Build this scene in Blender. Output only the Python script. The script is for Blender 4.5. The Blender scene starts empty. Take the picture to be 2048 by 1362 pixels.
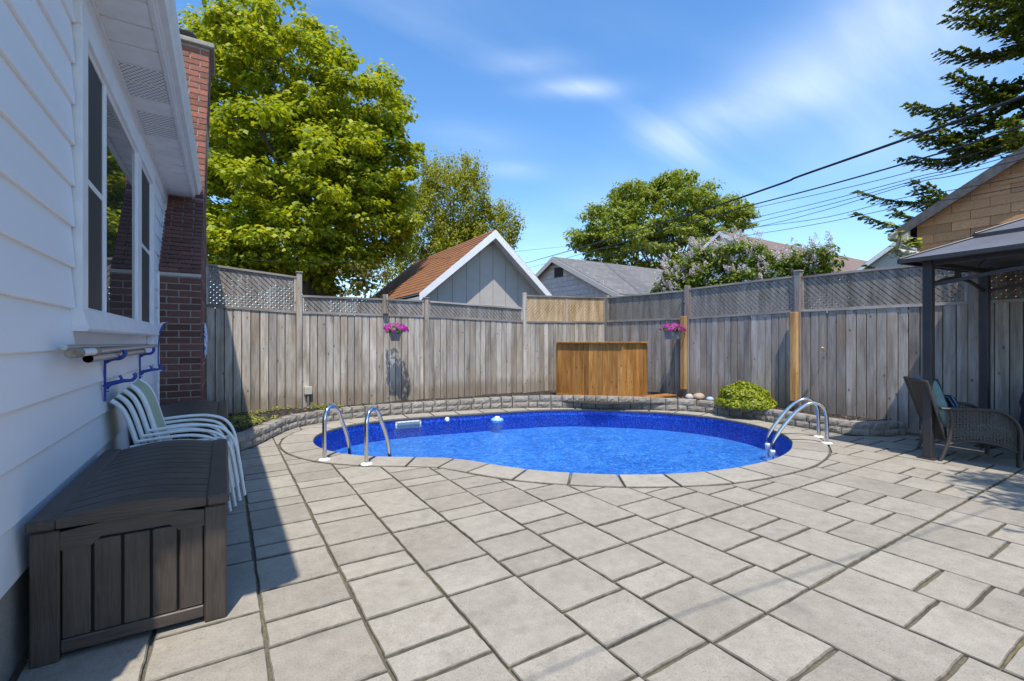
import bpy, math, random
import numpy as np
from mathutils import Vector, Matrix
random.seed(7); RNG = np.random.default_rng(11)
R = math.radians
scene = bpy.context.scene
col = scene.collection

# ------------------------------------------------------------------ camera, sky, sun, exposure
F = 923.6                      # focal length in photo pixels (2048 wide)
YAW = math.atan(576 / 923.6)   # camera turned right of the house wall direction (+Y)
CH = 1.4
CC, SS = math.cos(YAW), math.sin(YAW)
cam = bpy.data.cameras.new('camera'); cam.sensor_width = 36.0
cam.lens = 36.0 * F / 2048.0; cam.clip_start = 0.05; cam.clip_end = 2000
cam_o = bpy.data.objects.new('camera', cam); col.objects.link(cam_o)
cam_o.location = (0, 0, CH); cam_o.rotation_euler = (R(90), 0, -YAW)
scene.camera = cam_o

SUN_DOWN = Vector((0.178, 0.42, -1.0)).normalized()
sun_az = math.atan2(-SUN_DOWN.x, -SUN_DOWN.y)
sun_el = math.asin(-SUN_DOWN.z)
sl = bpy.data.lights.new('sun', 'SUN'); sl.energy = 3.7; sl.angle = R(0.53); sl.color = (1.0, 0.93, 0.83)
so = bpy.data.objects.new('sun', sl); col.objects.link(so); so.location = (-5, -8, 20)
so.rotation_euler = SUN_DOWN.to_track_quat('-Z', 'Y').to_euler()

world = bpy.data.worlds.new('World'); scene.world = world; world.use_nodes = True
scene.view_settings.view_transform = 'Standard'; scene.view_settings.look = 'None'
scene.view_settings.gamma = 1.0; scene.view_settings.exposure = 0.68
scene.view_settings.use_curve_mapping = False

def ray(px, py):
    u = (px - 1024) / F; v = (681 - py) / F
    return Vector((u * CC + SS, CC - u * SS, v))
def onX(px, py, X): d = ray(px, py); t = X / d.x; return Vector((X, d.y * t, CH + d.z * t))
def onY(px, py, Y): d = ray(px, py); t = Y / d.y; return Vector((d.x * t, Y, CH + d.z * t))
def onZ(px, py, z): d = ray(px, py); t = (z - CH) / d.z; return Vector((d.x * t, d.y * t, z))
def atD(px, py, Z): d = ray(px, py); return Vector((d.x * Z, d.y * Z, CH + d.z * Z))
def depth(x, y): return x * SS + y * CC

def build_world():
    nt = world.node_tree; N = nt.nodes; L = nt.links; N.clear()
    out = N.new('ShaderNodeOutputWorld'); bg = N.new('ShaderNodeBackground'); bg.inputs['Strength'].default_value = 0.15
    sky = N.new('ShaderNodeTexSky'); sky.sky_type = 'NISHITA'; sky.sun_disc = False
    sky.sun_elevation = sun_el; sky.sun_rotation = sun_az % (2 * math.pi)
    sky.air_density = 1.0; sky.dust_density = 0.4; sky.ozone_density = 2.2; sky.altitude = 200
    hs = N.new('ShaderNodeHueSaturation'); hs.inputs['Saturation'].default_value = 1.22; hs.inputs['Value'].default_value = 1.16
    L.new(sky.outputs[0], hs.inputs['Color'])
    tc = N.new('ShaderNodeTexCoord'); sp = N.new('ShaderNodeSeparateXYZ'); L.new(tc.outputs['Generated'], sp.inputs[0])
    def m(op, a, b=None, c=None):
        n = N.new('ShaderNodeMath'); n.operation = op
        for i, v in enumerate((a, b, c)):
            if v is None: continue
            if isinstance(v, (int, float)): n.inputs[i].default_value = v
            else: L.new(v, n.inputs[i])
        return n.outputs[0]
    zc = m('MAXIMUM', m('ADD', sp.outputs[2], 0.12), 0.03)
    px = m('DIVIDE', sp.outputs[0], zc); py = m('DIVIDE', sp.outputs[1], zc)
    cb = N.new('ShaderNodeCombineXYZ'); L.new(px, cb.inputs[0]); L.new(py, cb.inputs[1])
    mp = N.new('ShaderNodeMapping'); mp.inputs['Rotation'].default_value = (0, 0, R(-40)); mp.inputs['Scale'].default_value = (0.55, 1.5, 1)
    mp.inputs['Location'].default_value = (3.1, 1.4, 0)
    L.new(cb.outputs[0], mp.inputs[0])
    n1 = N.new('ShaderNodeTexNoise'); n1.inputs['Scale'].default_value = 1.1; n1.inputs['Detail'].default_value = 7; n1.inputs['Roughness'].default_value = 0.52; n1.inputs['Distortion'].default_value = 0.55
    L.new(mp.outputs[0], n1.inputs[0])
    n2 = N.new('ShaderNodeTexNoise'); n2.inputs['Scale'].default_value = 0.75; n2.inputs['Detail'].default_value = 3
    L.new(cb.outputs[0], n2.inputs[0])
    base = m('MULTIPLY', m('MAXIMUM', m('SUBTRACT', n1.outputs[0], 0.50), 0), m('MAXIMUM', m('SUBTRACT', n2.outputs[0], 0.40), 0))
    base = m('MULTIPLY', base, 3.0)
    # the cirrus patches that stand in this sky: (pixel, spread across, spread up, strength)
    tot = base
    nrm = N.new('ShaderNodeVectorMath'); nrm.operation = 'NORMALIZE'; L.new(tc.outputs['Generated'], nrm.inputs[0])
    for (cx, cy, ru, rv, st, tilt) in [(1620, 150, .30, .075, 1.5, -18), (1480, 225, .16, .035, 1.5, -4), (1830, 110, .12, .12, 1.3, 30),
                                 (1150, 178, .085, .016, 1.7, 2), (950, 275, .11, .028, 1.0, 4), (1020, 338, .07, .02, .9, 3), (1060, 125, .08, .02, .6, 0),
                                 (1150, 465, .2, .05, .7, 0), (1760, 270, .2, .05, .9, -14)]:
        d = ray(cx, cy).normalized()
        right = Vector((d.y, -d.x, 0)).normalized(); up = right.cross(d).normalized()
        r2 = right * math.cos(R(tilt)) - up * math.sin(R(tilt)); u2 = right * math.sin(R(tilt)) + up * math.cos(R(tilt))
        def dot(v):
            n = N.new('ShaderNodeVectorMath'); n.operation = 'DOT_PRODUCT'; L.new(nrm.outputs[0], n.inputs[0]); n.inputs[1].default_value = v; return n.outputs['Value']
        a = m('DIVIDE', dot(r2), ru); b = m('DIVIDE', dot(u2), rv)
        q = m('ADD', m('MULTIPLY', a, a), m('MULTIPLY', b, b))
        fr = m('GREATER_THAN', dot(d), 0.0)
        e = m('MULTIPLY', m('EXPONENT', m('MULTIPLY', q, -1.0)), fr)
        w = m('MULTIPLY', m('MULTIPLY', e, st), m('MAXIMUM', m('SUBTRACT', n1.outputs[0], 0.30), 0))
        tot = m('ADD', tot, m('MULTIPLY', w, 0.8))
    fac = m('MINIMUM', tot, 0.62)
    mix = N.new('ShaderNodeMix'); mix.data_type = 'RGBA'
    L.new(fac, mix.inputs[0]); L.new(hs.outputs[0], mix.inputs[6]); mix.inputs[7].default_value = (5.2, 5.7, 6.3, 1)
    L.new(mix.outputs[2], bg.inputs[0]); L.new(bg.outputs[0], out.inputs[0])
build_world()

# ------------------------------------------------------------------ helpers: objects and meshes
def tag(o, label=None, cat=None, group=None, kind=None):
    if label: o['label'] = label
    if cat: o['category'] = cat
    if group: o['group'] = group
    if kind: o['kind'] = kind
    return o
def empty(name, loc=(0, 0, 0), rz=0.0):
    o = bpy.data.objects.new(name, None); col.objects.link(o); o.location = loc; o.rotation_euler = (0, 0, rz); o.empty_display_size = 0.1
    return o
def link(name, me, parent=None, loc=(0, 0, 0), rot=(0, 0, 0), scale=(1, 1, 1)):
    o = bpy.data.objects.new(name, me); col.objects.link(o)
    o.location = loc; o.rotation_euler = rot; o.scale = scale
    if parent is not None: o.parent = parent
    return o
def copy_tree(o, parent=None):
    c = o.copy(); col.objects.link(c)
    if parent is not None: c.parent = parent
    for ch in [x for x in bpy.data.objects if x.parent == o]: copy_tree(ch, c)
    return c

EDGE = {}   # grimy material for the arrises of slabs
class MB:
    def __init__(s): s.v = []; s.f = []; s.sm = []; s.mi = []
    def add(s, vs, fs, smooth=False, mi=None):
        k = len(s.v); s.v += [tuple(p) for p in vs]; s.mi += mi or [0] * len(fs)
        s.f += [tuple(i + k for i in q) for q in fs]; s.sm += [smooth] * len(fs); return s
    def box(s, lo, hi, M=None):
        x0, y0, z0 = lo; x1, y1, z1 = hi
        vs = [(x0, y0, z0), (x1, y0, z0), (x1, y1, z0), (x0, y1, z0), (x0, y0, z1), (x1, y0, z1), (x1, y1, z1), (x0, y1, z1)]
        if M is not None: vs = [M @ Vector(p) for p in vs]
        return s.add(vs, [(3, 2, 1, 0), (4, 5, 6, 7), (0, 1, 5, 4), (1, 2, 6, 5), (2, 3, 7, 6), (3, 0, 4, 7)])
    def bbox(s, lo, hi, b=0.004, M=None):
        """box with all edges chamfered"""
        c = [(lo[i] + hi[i]) / 2 for i in range(3)]; h = [(hi[i] - lo[i]) / 2 for i in range(3)]
        b = min(b, *(x * 0.45 for x in h)); vs = []; idx = {}
        for sx in (-1, 1):
            for sy in (-1, 1):
                for sz in (-1, 1):
                    for ax in range(3):
                        p = [sx * h[0], sy * h[1], sz * h[2]]
                        for k in range(3):
                            if k != ax: p[k] -= math.copysign(b, p[k])
                        idx[(sx, sy, sz, ax)] = len(vs); vs.append((c[0] + p[0], c[1] + p[1], c[2] + p[2]))
        fs = []
        for ax in range(3):
            o1, o2 = (ax + 1) % 3, (ax + 2) % 3
            for sg in (-1, 1):
                q = []
                for a, bb in ((-1, -1), (1, -1), (1, 1), (-1, 1)):
                    k = [0, 0, 0]; k[ax] = sg; k[o1] = a; k[o2] = bb; q.append(idx[(k[0], k[1], k[2], ax)])
                fs.append(tuple(q if sg > 0 else q[::-1]))
        for ax in range(3):
            o1, o2 = (ax + 1) % 3, (ax + 2) % 3
            for a in (-1, 1):
                for bb in (-1, 1):
                    def K(t, which):
                        k = [0, 0, 0]; k[ax] = t; k[o1] = a; k[o2] = bb; return idx[(k[0], k[1], k[2], which)]
                    q = [K(-1, o1), K(1, o1), K(1, o2), K(-1, o2)]
                    fs.append(tuple(q if a * bb < 0 else q[::-1]))
        for sx in (-1, 1):
            for sy in (-1, 1):
                for sz in (-1, 1):
                    q = [idx[(sx, sy, sz, i)] for i in range(3)]
                    fs.append(tuple(q if sx * sy * sz > 0 else q[::-1]))
        if M is not None: vs = [M @ Vector(p) for p in vs]
        return s.add(vs, fs)
    def slab(s, poly, z0, z1, b=0.006, jit=0.0, zt=None):
        """prism over a CCW polygon with a chamfered top edge"""
        n = len(poly); P = [Vector((p[0], p[1])) for p in poly]; ins = []
        for i in range(n):
            e1 = (P[i] - P[i - 1]); e2 = (P[(i + 1) % n] - P[i])
            e1 = e1.normalized() if e1.length > 1e-9 else e2.normalized(); e2 = e2.normalized() if e2.length > 1e-9 else e1
            n1 = Vector((-e1.y, e1.x)); n2 = Vector((-e2.y, e2.x)); d = n1 + n2
            k = 1.0 / max(0.35, 1 + n1.dot(n2))
            ins.append(P[i] + d * b * k)
        zf = zt or (lambda x, y: 0.0)
        vs = [(p.x, p.y, z0) for p in P] + [(p.x, p.y, z1 - b * 0.9 + zf(p.x, p.y)) for p in P] + [(p.x, p.y, z1 + zf(p.x, p.y)) for p in ins]
        fs = []
        for i in range(n):
            j = (i + 1) % n
            fs.append((i, j, n + j, n + i)); fs.append((n + i, n + j, 2 * n + j, 2 * n + i))
        fs.append(tuple(range(2 * n, 3 * n))); fs.append(tuple(range(n - 1, -1, -1)))
        return s.add(vs, fs, False, [1] * (2 * n) + [0, 1])
    def tube(s, pts, r, n=8, cap=True, smooth=True):
        pts = [Vector(p) for p in pts]; rs = r if isinstance(r, (list, tuple)) else [r] * len(pts)
        k0 = len(s.v); t0 = (pts[1] - pts[0]).normalized()
        up = Vector((0, 0, 1)) if abs(t0.z) < 0.9 else Vector((1, 0, 0))
        nx = t0.cross(up).normalized(); vs = []
        for i, p in enumerate(pts):
            if i == 0: t = t0
            elif i == len(pts) - 1: t = (pts[i] - pts[i - 1]).normalized()
            else: t = ((pts[i + 1] - pts[i]).normalized() + (pts[i] - pts[i - 1]).normalized()).normalized()
            nx = (nx - t * nx.dot(t)).normalized(); ny = t.cross(nx)
            for a in range(n):
                an = 2 * math.pi * a / n; vs.append(p + (nx * math.cos(an) + ny * math.sin(an)) * rs[i])
        fs = []
        for i in range(len(pts) - 1):
            for a in range(n):
                b = (a + 1) % n; fs.append((i * n + a, i * n + b, (i + 1) * n + b, (i + 1) * n + a))
        s.add(vs, fs, smooth)
        if cap:
            m = (len(pts) - 1) * n
            s.add([vs[i] for i in range(n)], [tuple(range(n - 1, -1, -1))]); s.add([vs[m + i] for i in range(n)], [tuple(range(n))])
        return s
    def lathe(s, prof, n=20, c=(0, 0, 0), smooth=True):
        vs = []; fs = []
        for (r, z) in prof:
            for a in range(n):
                an = 2 * math.pi * a / n; vs.append((c[0] + r * math.cos(an), c[1] + r * math.sin(an), c[2] + z))
        for i in range(len(prof) - 1):
            for a in range(n):
                b = (a + 1) % n; fs.append((i * n + a, i * n + b, (i + 1) * n + b, (i + 1) * n + a))
        s.add(vs, fs, smooth)
        if prof[0][0] > 1e-4: s.add(vs[:n], [tuple(range(n - 1, -1, -1))])
        if prof[-1][0] > 1e-4: s.add(vs[-n:], [tuple(range(n))])
        return s
    def extrude(s, prof, axis, a0, a1, cap=True):
        """closed 2D profile extruded along axis 'X' or 'Y'"""
        n = len(prof)
        if axis == 'Y': A = [(p[0], a0, p[1]) for p in prof]; B = [(p[0], a1, p[1]) for p in prof]
        else: A = [(a0, p[0], p[1]) for p in prof]; B = [(a1, p[0], p[1]) for p in prof]
        fs = [(i, (i + 1) % n, n + (i + 1) % n, n + i) for i in range(n)]
        if cap: fs += [tuple(range(n - 1, -1, -1)), tuple(range(n, 2 * n))]
        return s.add(A + B, fs)
    def grid(s, fn, nu, nv, smooth=True, close=False):
        vs = [fn(i / nu, j / nv) for j in range(nv + 1) for i in range(nu + 1)]
        fs = [(j * (nu + 1) + i, j * (nu + 1) + i + 1, (j + 1) * (nu + 1) + i + 1, (j + 1) * (nu + 1) + i) for j in range(nv) for i in range(nu)]
        return s.add(vs, fs, smooth)
    def mesh(s, name, mat=None):
        me = bpy.data.meshes.new(name); me.from_pydata(s.v, [], s.f)
        if any(s.sm): me.polygons.foreach_set('use_smooth', s.sm)
        if mat is not None: me.materials.append(mat)
        if any(s.mi): me.materials.append(EDGE.get(mat.name, mat)); me.polygons.foreach_set('material_index', s.mi)
        me.validate(); me.update(); return me
    def build(s, name, mat=None, parent=None, loc=(0, 0, 0), rot=(0, 0, 0)):
        return link(name, s.mesh(name, mat), parent, loc, rot)

def np_mesh(name, V, Fs, mat, smooth=False):
    """V (n,3); Fs (m,k) uniform polygons"""
    me = bpy.data.meshes.new(name); V = np.ascontiguousarray(V, np.float32); Fs = np.ascontiguousarray(Fs, np.int32)
    me.vertices.add(len(V)); me.vertices.foreach_set('co', V.ravel())
    m, k = Fs.shape; me.loops.add(m * k); me.loops.foreach_set('vertex_index', Fs.ravel())
    me.polygons.add(m); me.polygons.foreach_set('loop_start', np.arange(0, m * k, k, dtype=np.int32)); me.polygons.foreach_set('loop_total', np.full(m, k, np.int32))
    if smooth: me.polygons.foreach_set('use_smooth', np.ones(m, bool))
    me.materials.append(mat); me.update(calc_edges=True); return me

def catmull(pts, n=10, closed=False):
    P = [Vector(p) for p in pts]; out = []; m = len(P)
    rng = range(m) if closed else range(m - 1)
    for i in rng:
        if closed: a, b, c, d = P[i - 1], P[i], P[(i + 1) % m], P[(i + 2) % m]
        else: a, b, c, d = P[max(i - 1, 0)], P[i], P[i + 1], P[min(i + 2, m - 1)]
        for k in range(n):
            t = k / n
            out.append(0.5 * ((2 * b) + (c - a) * t + (2 * a - 5 * b + 4 * c - d) * t * t + (3 * b - a - 3 * c + d) * t ** 3))
    if not closed: out.append(P[-1])
    return out
def resample(pts, step=None, n=None, closed=False):
    P = list(pts) + ([pts[0]] if closed else []); d = [0]
    for i in range(1, len(P)): d.append(d[-1] + (P[i] - P[i - 1]).length)
    L = d[-1]
    if n is None: n = max(1, round(L / step))
    out = []; k = 0
    for q in range(n + (0 if closed else 1)):
        t = L * q / n
        while k < len(d) - 2 and d[k + 1] < t: k += 1
        f = (t - d[k]) / max(1e-9, d[k + 1] - d[k]); out.append(P[k].lerp(P[k + 1], min(1, max(0, f))))
    return out

# ------------------------------------------------------------------ materials
class MAT:
    def __init__(s, name):
        s.m = bpy.data.materials.new(name); s.m.use_nodes = True; s.nt = s.m.node_tree; s.N = s.nt.nodes; s.L = s.nt.links
        s.b = s.N['Principled BSDF']
    def n(s, t, **kw):
        x = s.N.new(t)
        for k, v in kw.items():
            if k in x.inputs: x.inputs[k].default_value = v
            else: setattr(x, k, v)
        return x
    def coords(s, scale=(1, 1, 1), kind='Object', rand=True):
        tc = s.n('ShaderNodeTexCoord'); mp = s.n('ShaderNodeMapping'); mp.inputs['Scale'].default_value = scale
        s.L.new(tc.outputs[kind], mp.inputs[0])
        if rand:
            oi = s.n('ShaderNodeObjectInfo'); mu = s.n('ShaderNodeMath', operation='MULTIPLY'); mu.inputs[1].default_value = 37.0
            s.L.new(oi.outputs['Random'], mu.inputs[0]); cb = s.n('ShaderNodeCombineXYZ')
            for i in range(3): s.L.new(mu.outputs[0], cb.inputs[i])
            s.L.new(cb.outputs[0], mp.inputs['Location'])
        return mp.outputs[0]
    def noise(s, vec, scale, detail=4, rough=0.55, dist=0.0):
        x = s.n('ShaderNodeTexNoise'); x.inputs['Scale'].default_value = scale; x.inputs['Detail'].default_value = detail
        x.inputs['Roughness'].default_value = rough; x.inputs['Distortion'].default_value = dist; s.L.new(vec, x.inputs[0]); return x.outputs[0]
    def ramp(s, fac, stops):
        x = s.n('ShaderNodeValToRGB'); e = x.color_ramp.elements
        while len(e) < len(stops): e.new(0.5)
        for i, (p, c) in enumerate(stops): e[i].position = p; e[i].color = (*c, 1) if len(c) == 3 else c
        s.L.new(fac, x.inputs[0]); return x.outputs[0]
    def mix(s, fac, a, b, mode='MIX'):
        x = s.n('ShaderNodeMix', data_type='RGBA', blend_type=mode)
        for i, v in ((0, fac), (6, a), (7, b)):
            if isinstance(v, (int, float)): x.inputs[i].default_value = v
            elif isinstance(v, tuple): x.inputs[i].default_value = (*v, 1) if len(v) == 3 else v
            else: s.L.new(v, x.inputs[i])
        return x.outputs[2]
    def math(s, op, a, b=None):
        x = s.n('ShaderNodeMath', operation=op)
        for i, v in enumerate((a, b)):
            if v is None: continue
            if isinstance(v, (int, float)): x.inputs[i].default_value = v
            else: s.L.new(v, x.inputs[i])
        return x.outputs[0]
    def rnd(s): return s.n('ShaderNodeObjectInfo').outputs['Random']
    def bump(s, h, strength=0.3, dist=0.01):
        x = s.n('ShaderNodeBump'); x.inputs['Strength'].default_value = strength; x.inputs['Distance'].default_value = dist
        s.L.new(h, x.inputs['Height']); s.L.new(x.outputs[0], s.b.inputs['Normal']); return x
    def col(s, c):
        if isinstance(c, tuple): s.b.inputs['Base Color'].default_value = (*c, 1) if len(c) == 3 else c
        else: s.L.new(c, s.b.inputs['Base Color'])
        return s
    def set(s, **kw):
        for k, v in kw.items(): s.b.inputs[k.replace('_', ' ')].default_value = v
        return s

def simple(name, c, rough=0.5, metal=0.0, var=0.0, nscale=30, bump=0.0):
    M = MAT(name); v = M.coords(rand=True)
    if var:
        nz = M.noise(v, nscale, 5); c2 = tuple(x * (1 - var) for x in c); c3 = tuple(min(1, x * (1 + var)) for x in c)
        M.col(M.ramp(nz, [(0.3, c2), (0.7, c3)]))
        if bump: M.bump(nz, bump, 0.004)
    else: M.col(c)
    M.set(Roughness=rough, Metallic=metal); return M.m

def paver_mat(name, base, dark, light):
    M = MAT(name); v = M.coords()
    big = M.noise(v, 2.2, 5, 0.6, 0.4); mid = M.noise(v, 14, 5, 0.6); fine = M.noise(v, 130, 3, 0.75)
    c = M.ramp(big, [(0.3, dark), (0.52, base), (0.75, light)])
    c = M.mix(0.5, c, M.ramp(mid, [(0.3, dark), (0.7, light)]))
    rr = M.rnd(); rc = M.ramp(rr, [(0.0, (0.90, 0.88, 0.86)), (0.5, (1.0, 0.985, 0.96)), (1.0, (1.07, 1.06, 1.04))])
    c = M.mix(1.0, c, rc, 'MULTIPLY')
    sp = M.ramp(fine, [(0.30, (0.42, 0.41, 0.40)), (0.46, (1, 1, 1)), (0.60, (1, 1, 1)), (0.72, (1.5, 1.5, 1.52))])
    c = M.mix(0.75, c, sp, 'MULTIPLY')
    dk = M.noise(v, 5.5, 3, 0.5); c = M.mix(M.ramp(dk, [(0.60, (0, 0, 0)), (0.78, (0.35, 0.35, 0.35))]), c, (0.13, 0.12, 0.11))
    vo = M.n('ShaderNodeTexVoronoi'); vo.inputs['Scale'].default_value = 26; M.L.new(v, vo.inputs[0])
    pit = M.ramp(vo.outputs['Distance'], [(0.03, (1, 1, 1)), (0.07, (0, 0, 0))])
    c = M.mix(M.math('MULTIPLY', pit, 0.5), c, (0.07, 0.065, 0.06))
    M.col(c).set(Roughness=0.9); M.b.inputs['Specular IOR Level'].default_value = 0.25
    M.bump(M.math('ADD', M.math('MULTIPLY', fine, 0.5), M.math('MULTIPLY', mid, 0.8)), 0.55, 0.006); return M.m
PAVER = paver_mat('paver concrete', (0.306, 0.281, 0.235), (0.236, 0.216, 0.178), (0.362, 0.335, 0.286))
COPE = paver_mat('coping concrete', (0.32, 0.296, 0.252), (0.253, 0.234, 0.197), (0.38, 0.354, 0.306))
BLOCK = paver_mat('retaining block', (0.27, 0.25, 0.22), (0.115, 0.105, 0.092), (0.38, 0.355, 0.315))

GRIME = simple('grimy arris', (0.15, 0.134, 0.105), 0.95, var=.35, nscale=22)
for _m in (PAVER, COPE): EDGE[_m.name] = GRIME
def joint_mat():
    M = MAT('joint sand'); v = M.coords(rand=False); a = M.noise(v, 3.0, 5); b = M.noise(v, 60, 4, 0.7)
    c = M.ramp(a, [(0.35, (0.085, 0.075, 0.055)), (0.5, (0.13, 0.117, 0.085)), (0.62, (0.16, 0.145, 0.07)), (0.75, (0.28, 0.255, 0.20))])
    c = M.mix(0.6, c, M.ramp(b, [(0.3, (0.35, 0.35, 0.35)), (0.7, (1.35, 1.35, 1.3))]), 'MULTIPLY')
    M.col(c).set(Roughness=1.0); M.bump(b, 0.8, 0.01); return M.m
def soil_mat():
    M = MAT('dark mulch soil'); v = M.coords(rand=False); a = M.noise(v, 4, 4); b = M.noise(v, 70, 4, 0.7)
    c = M.ramp(b, [(0.3, (0.012, 0.010, 0.009)), (0.6, (0.05, 0.04, 0.032)), (0.75, (0.12, 0.095, 0.075))])
    M.col(c).set(Roughness=1.0); M.bump(b, 1.0, 0.03); return M.m

def wood_mat(name, dark, mid, light, warm=None, knots=True, axis=2, rough=0.85, stain=0.0, var=0.22):
    M = MAT(name); sc = [1, 1, 1]; sc[axis] = 0.06
    v = M.coords(tuple(sc)); v2 = M.coords((1, 1, 1)); sc2 = [1, 1, 1]; sc2[axis] = 0.16; v3 = M.coords(tuple(sc2))
    g = M.noise(v, 75, 6, 0.65, 0.3); g2 = M.noise(v, 16, 4, 0.5, 0.8); bl = M.noise(v3, 7, 4, 0.55, 0.4)
    c = M.ramp(bl, [(0.28, dark), (0.48, mid), (0.72, light)])
    c = M.mix(0.85, c, M.ramp(g, [(0.28, (0.58, 0.57, 0.56)), (0.5, (0.97, 0.97, 0.97)), (0.72, (1.22, 1.22, 1.22))]), 'MULTIPLY')
    c = M.mix(0.6, c, M.ramp(g2, [(0.3, (0.72, 0.71, 0.70)), (0.6, (1.1, 1.1, 1.1))]), 'MULTIPLY')
    rr = M.rnd(); c = M.mix(1.0, c, M.ramp(rr, [(0, (1 - var, 1 - var, 1 - var * 0.95)), (0.35, (0.96, 0.95, 0.93)), (0.7, (1.02, 1.02, 1.02)), (1, (1 + var, 1 + var, 1 + var))]), 'MULTIPLY')
    if warm:
        w = M.noise(v2, 1.7, 3); oi = M.n('ShaderNodeObjectInfo'); wn = M.n('ShaderNodeTexWhiteNoise'); wn.noise_dimensions = '1D'; M.L.new(oi.outputs['Random'], wn.inputs['W'])
        f = M.math('MULTIPLY', M.ramp(w, [(0.42, (0, 0, 0)), (0.66, (1, 1, 1))]), M.ramp(wn.outputs['Value'], [(0.35, (0.15, 0.15, 0.15)), (0.95, (0.9, 0.9, 0.9))]))
        c = M.mix(M.math('MULTIPLY', f, 0.8), c, M.mix(0.7, c, warm))
    if stain:
        tc = M.n('ShaderNodeTexCoord'); sp = M.n('ShaderNodeSeparateXYZ'); M.L.new(tc.outputs['Object'], sp.inputs[0])
        h = M.math('ADD', sp.outputs[2], M.math('MULTIPLY', M.noise(v, 30, 3), -0.55))
        f = M.ramp(h, [(0.0, (1, 1, 1)), (0.12, (0, 0, 0))]); c = M.mix(M.math('MULTIPLY', f, stain), c, (0.15, 0.10, 0.055))
    if knots:
        sck = [1, 1, 1]; sck[axis] = 0.55; vk = M.coords(tuple(sck)); vo = M.n('ShaderNodeTexVoronoi'); vo.inputs['Scale'].default_value = 6.5; M.L.new(vk, vo.inputs[0])
        k = M.ramp(vo.outputs['Distance'], [(0.05, (1, 1, 1)), (0.085, (0.35, 0.35, 0.35)), (0.13, (0, 0, 0))])
        c = M.mix(M.math('MULTIPLY', k, 0.8), c, tuple(x * 0.3 for x in dark))
    M.col(c).set(Roughness=rough); M.b.inputs['Specular IOR Level'].default_value = 0.25; M.bump(g, 0.5, 0.004); return M.m
WOOD = wood_mat('weathered cedar back', (0.22, 0.188, 0.15), (0.385, 0.342, 0.285), (0.51, 0.468, 0.405), warm=(0.30, 0.215, 0.12), stain=0.45, var=0.3)
WOODR = wood_mat('weathered cedar right', (0.205, 0.18, 0.158), (0.325, 0.29, 0.26), (0.43, 0.395, 0.36), warm=(0.29, 0.205, 0.12), stain=0.25, var=0.26)
WOODH = wood_mat('weathered cedar rails', (0.165, 0.145, 0.12), (0.27, 0.242, 0.208), (0.36, 0.33, 0.29), knots=False, axis=0)
WOODHY = wood_mat('weathered cedar rails right', (0.18, 0.158, 0.138), (0.29, 0.262, 0.238), (0.39, 0.36, 0.33), knots=False, axis=1)
LATT = wood_mat('weathered lattice', (0.15, 0.132, 0.112), (0.24, 0.216, 0.19), (0.33, 0.305, 0.272), knots=False)
LATT2 = wood_mat('newer lattice', (0.28, 0.19, 0.10), (0.44, 0.31, 0.175), (0.55, 0.42, 0.26), knots=False)
CEDAR = wood_mat('stained cedar', (0.20, 0.082, 0.018), (0.34, 0.155, 0.038), (0.46, 0.235, 0.07), warm=(0.25, 0.10, 0.02), var=0.25, rough=0.6)
NEWPOST = wood_mat('fresh cedar post', (0.36, 0.19, 0.065), (0.50, 0.29, 0.11), (0.6, 0.38, 0.17), rough=0.65)

def brick_mat(name, a, b, c_):
    M = MAT(name); v = M.coords(); n = M.noise(v, 45, 5, 0.7); n2 = M.noise(v, 9, 3)
    c = M.ramp(n, [(0.3, a), (0.55, b), (0.75, c_)])
    c = M.mix(1.0, c, M.ramp(M.rnd(), [(0, (0.7, 0.68, 0.68)), (0.5, (1, 1, 1)), (1, (1.28, 1.22, 1.2))]), 'MULTIPLY')
    c = M.mix(M.ramp(n2, [(0.62, (0, 0, 0)), (0.8, (0.55, 0.55, 0.55))]), c, (0.07, 0.05, 0.045))
    M.col(c).set(Roughness=0.9); M.bump(n, 0.5, 0.004); return M.m
BRICK = brick_mat('dark red brick', (0.10, 0.044, 0.034), (0.145, 0.064, 0.049), (0.195, 0.098, 0.078))
BRICK2 = brick_mat('orange red brick', (0.22, 0.078, 0.048), (0.32, 0.122, 0.073), (0.42, 0.20, 0.13))
MORTAR = simple('mortar', (0.31, 0.28, 0.24), 0.95, var=0.2, nscale=40, bump=0.4)
def core_mat():
    M = MAT('brickwork'); tc = M.n('ShaderNodeTexCoord'); mp = M.n('ShaderNodeMapping'); mp.inputs['Rotation'].default_value = (R(90), 0, R(90)); M.L.new(tc.outputs['Object'], mp.inputs[0])
    br = M.n('ShaderNodeTexBrick'); M.L.new(mp.outputs[0], br.inputs[0]); br.inputs['Scale'].default_value = 1
    for k, v in (('Color1', (0.19, 0.068, 0.048, 1)), ('Color2', (0.13, 0.045, 0.035, 1)), ('Mortar', (0.33, 0.30, 0.26, 1))): br.inputs[k].default_value = v
    br.inputs['Brick Width'].default_value = 0.3; br.inputs['Row Height'].default_value = 0.09; br.inputs['Mortar Size'].default_value = 0.008
    M.col(br.outputs[0]).set(Roughness=0.9); return M.m

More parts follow.
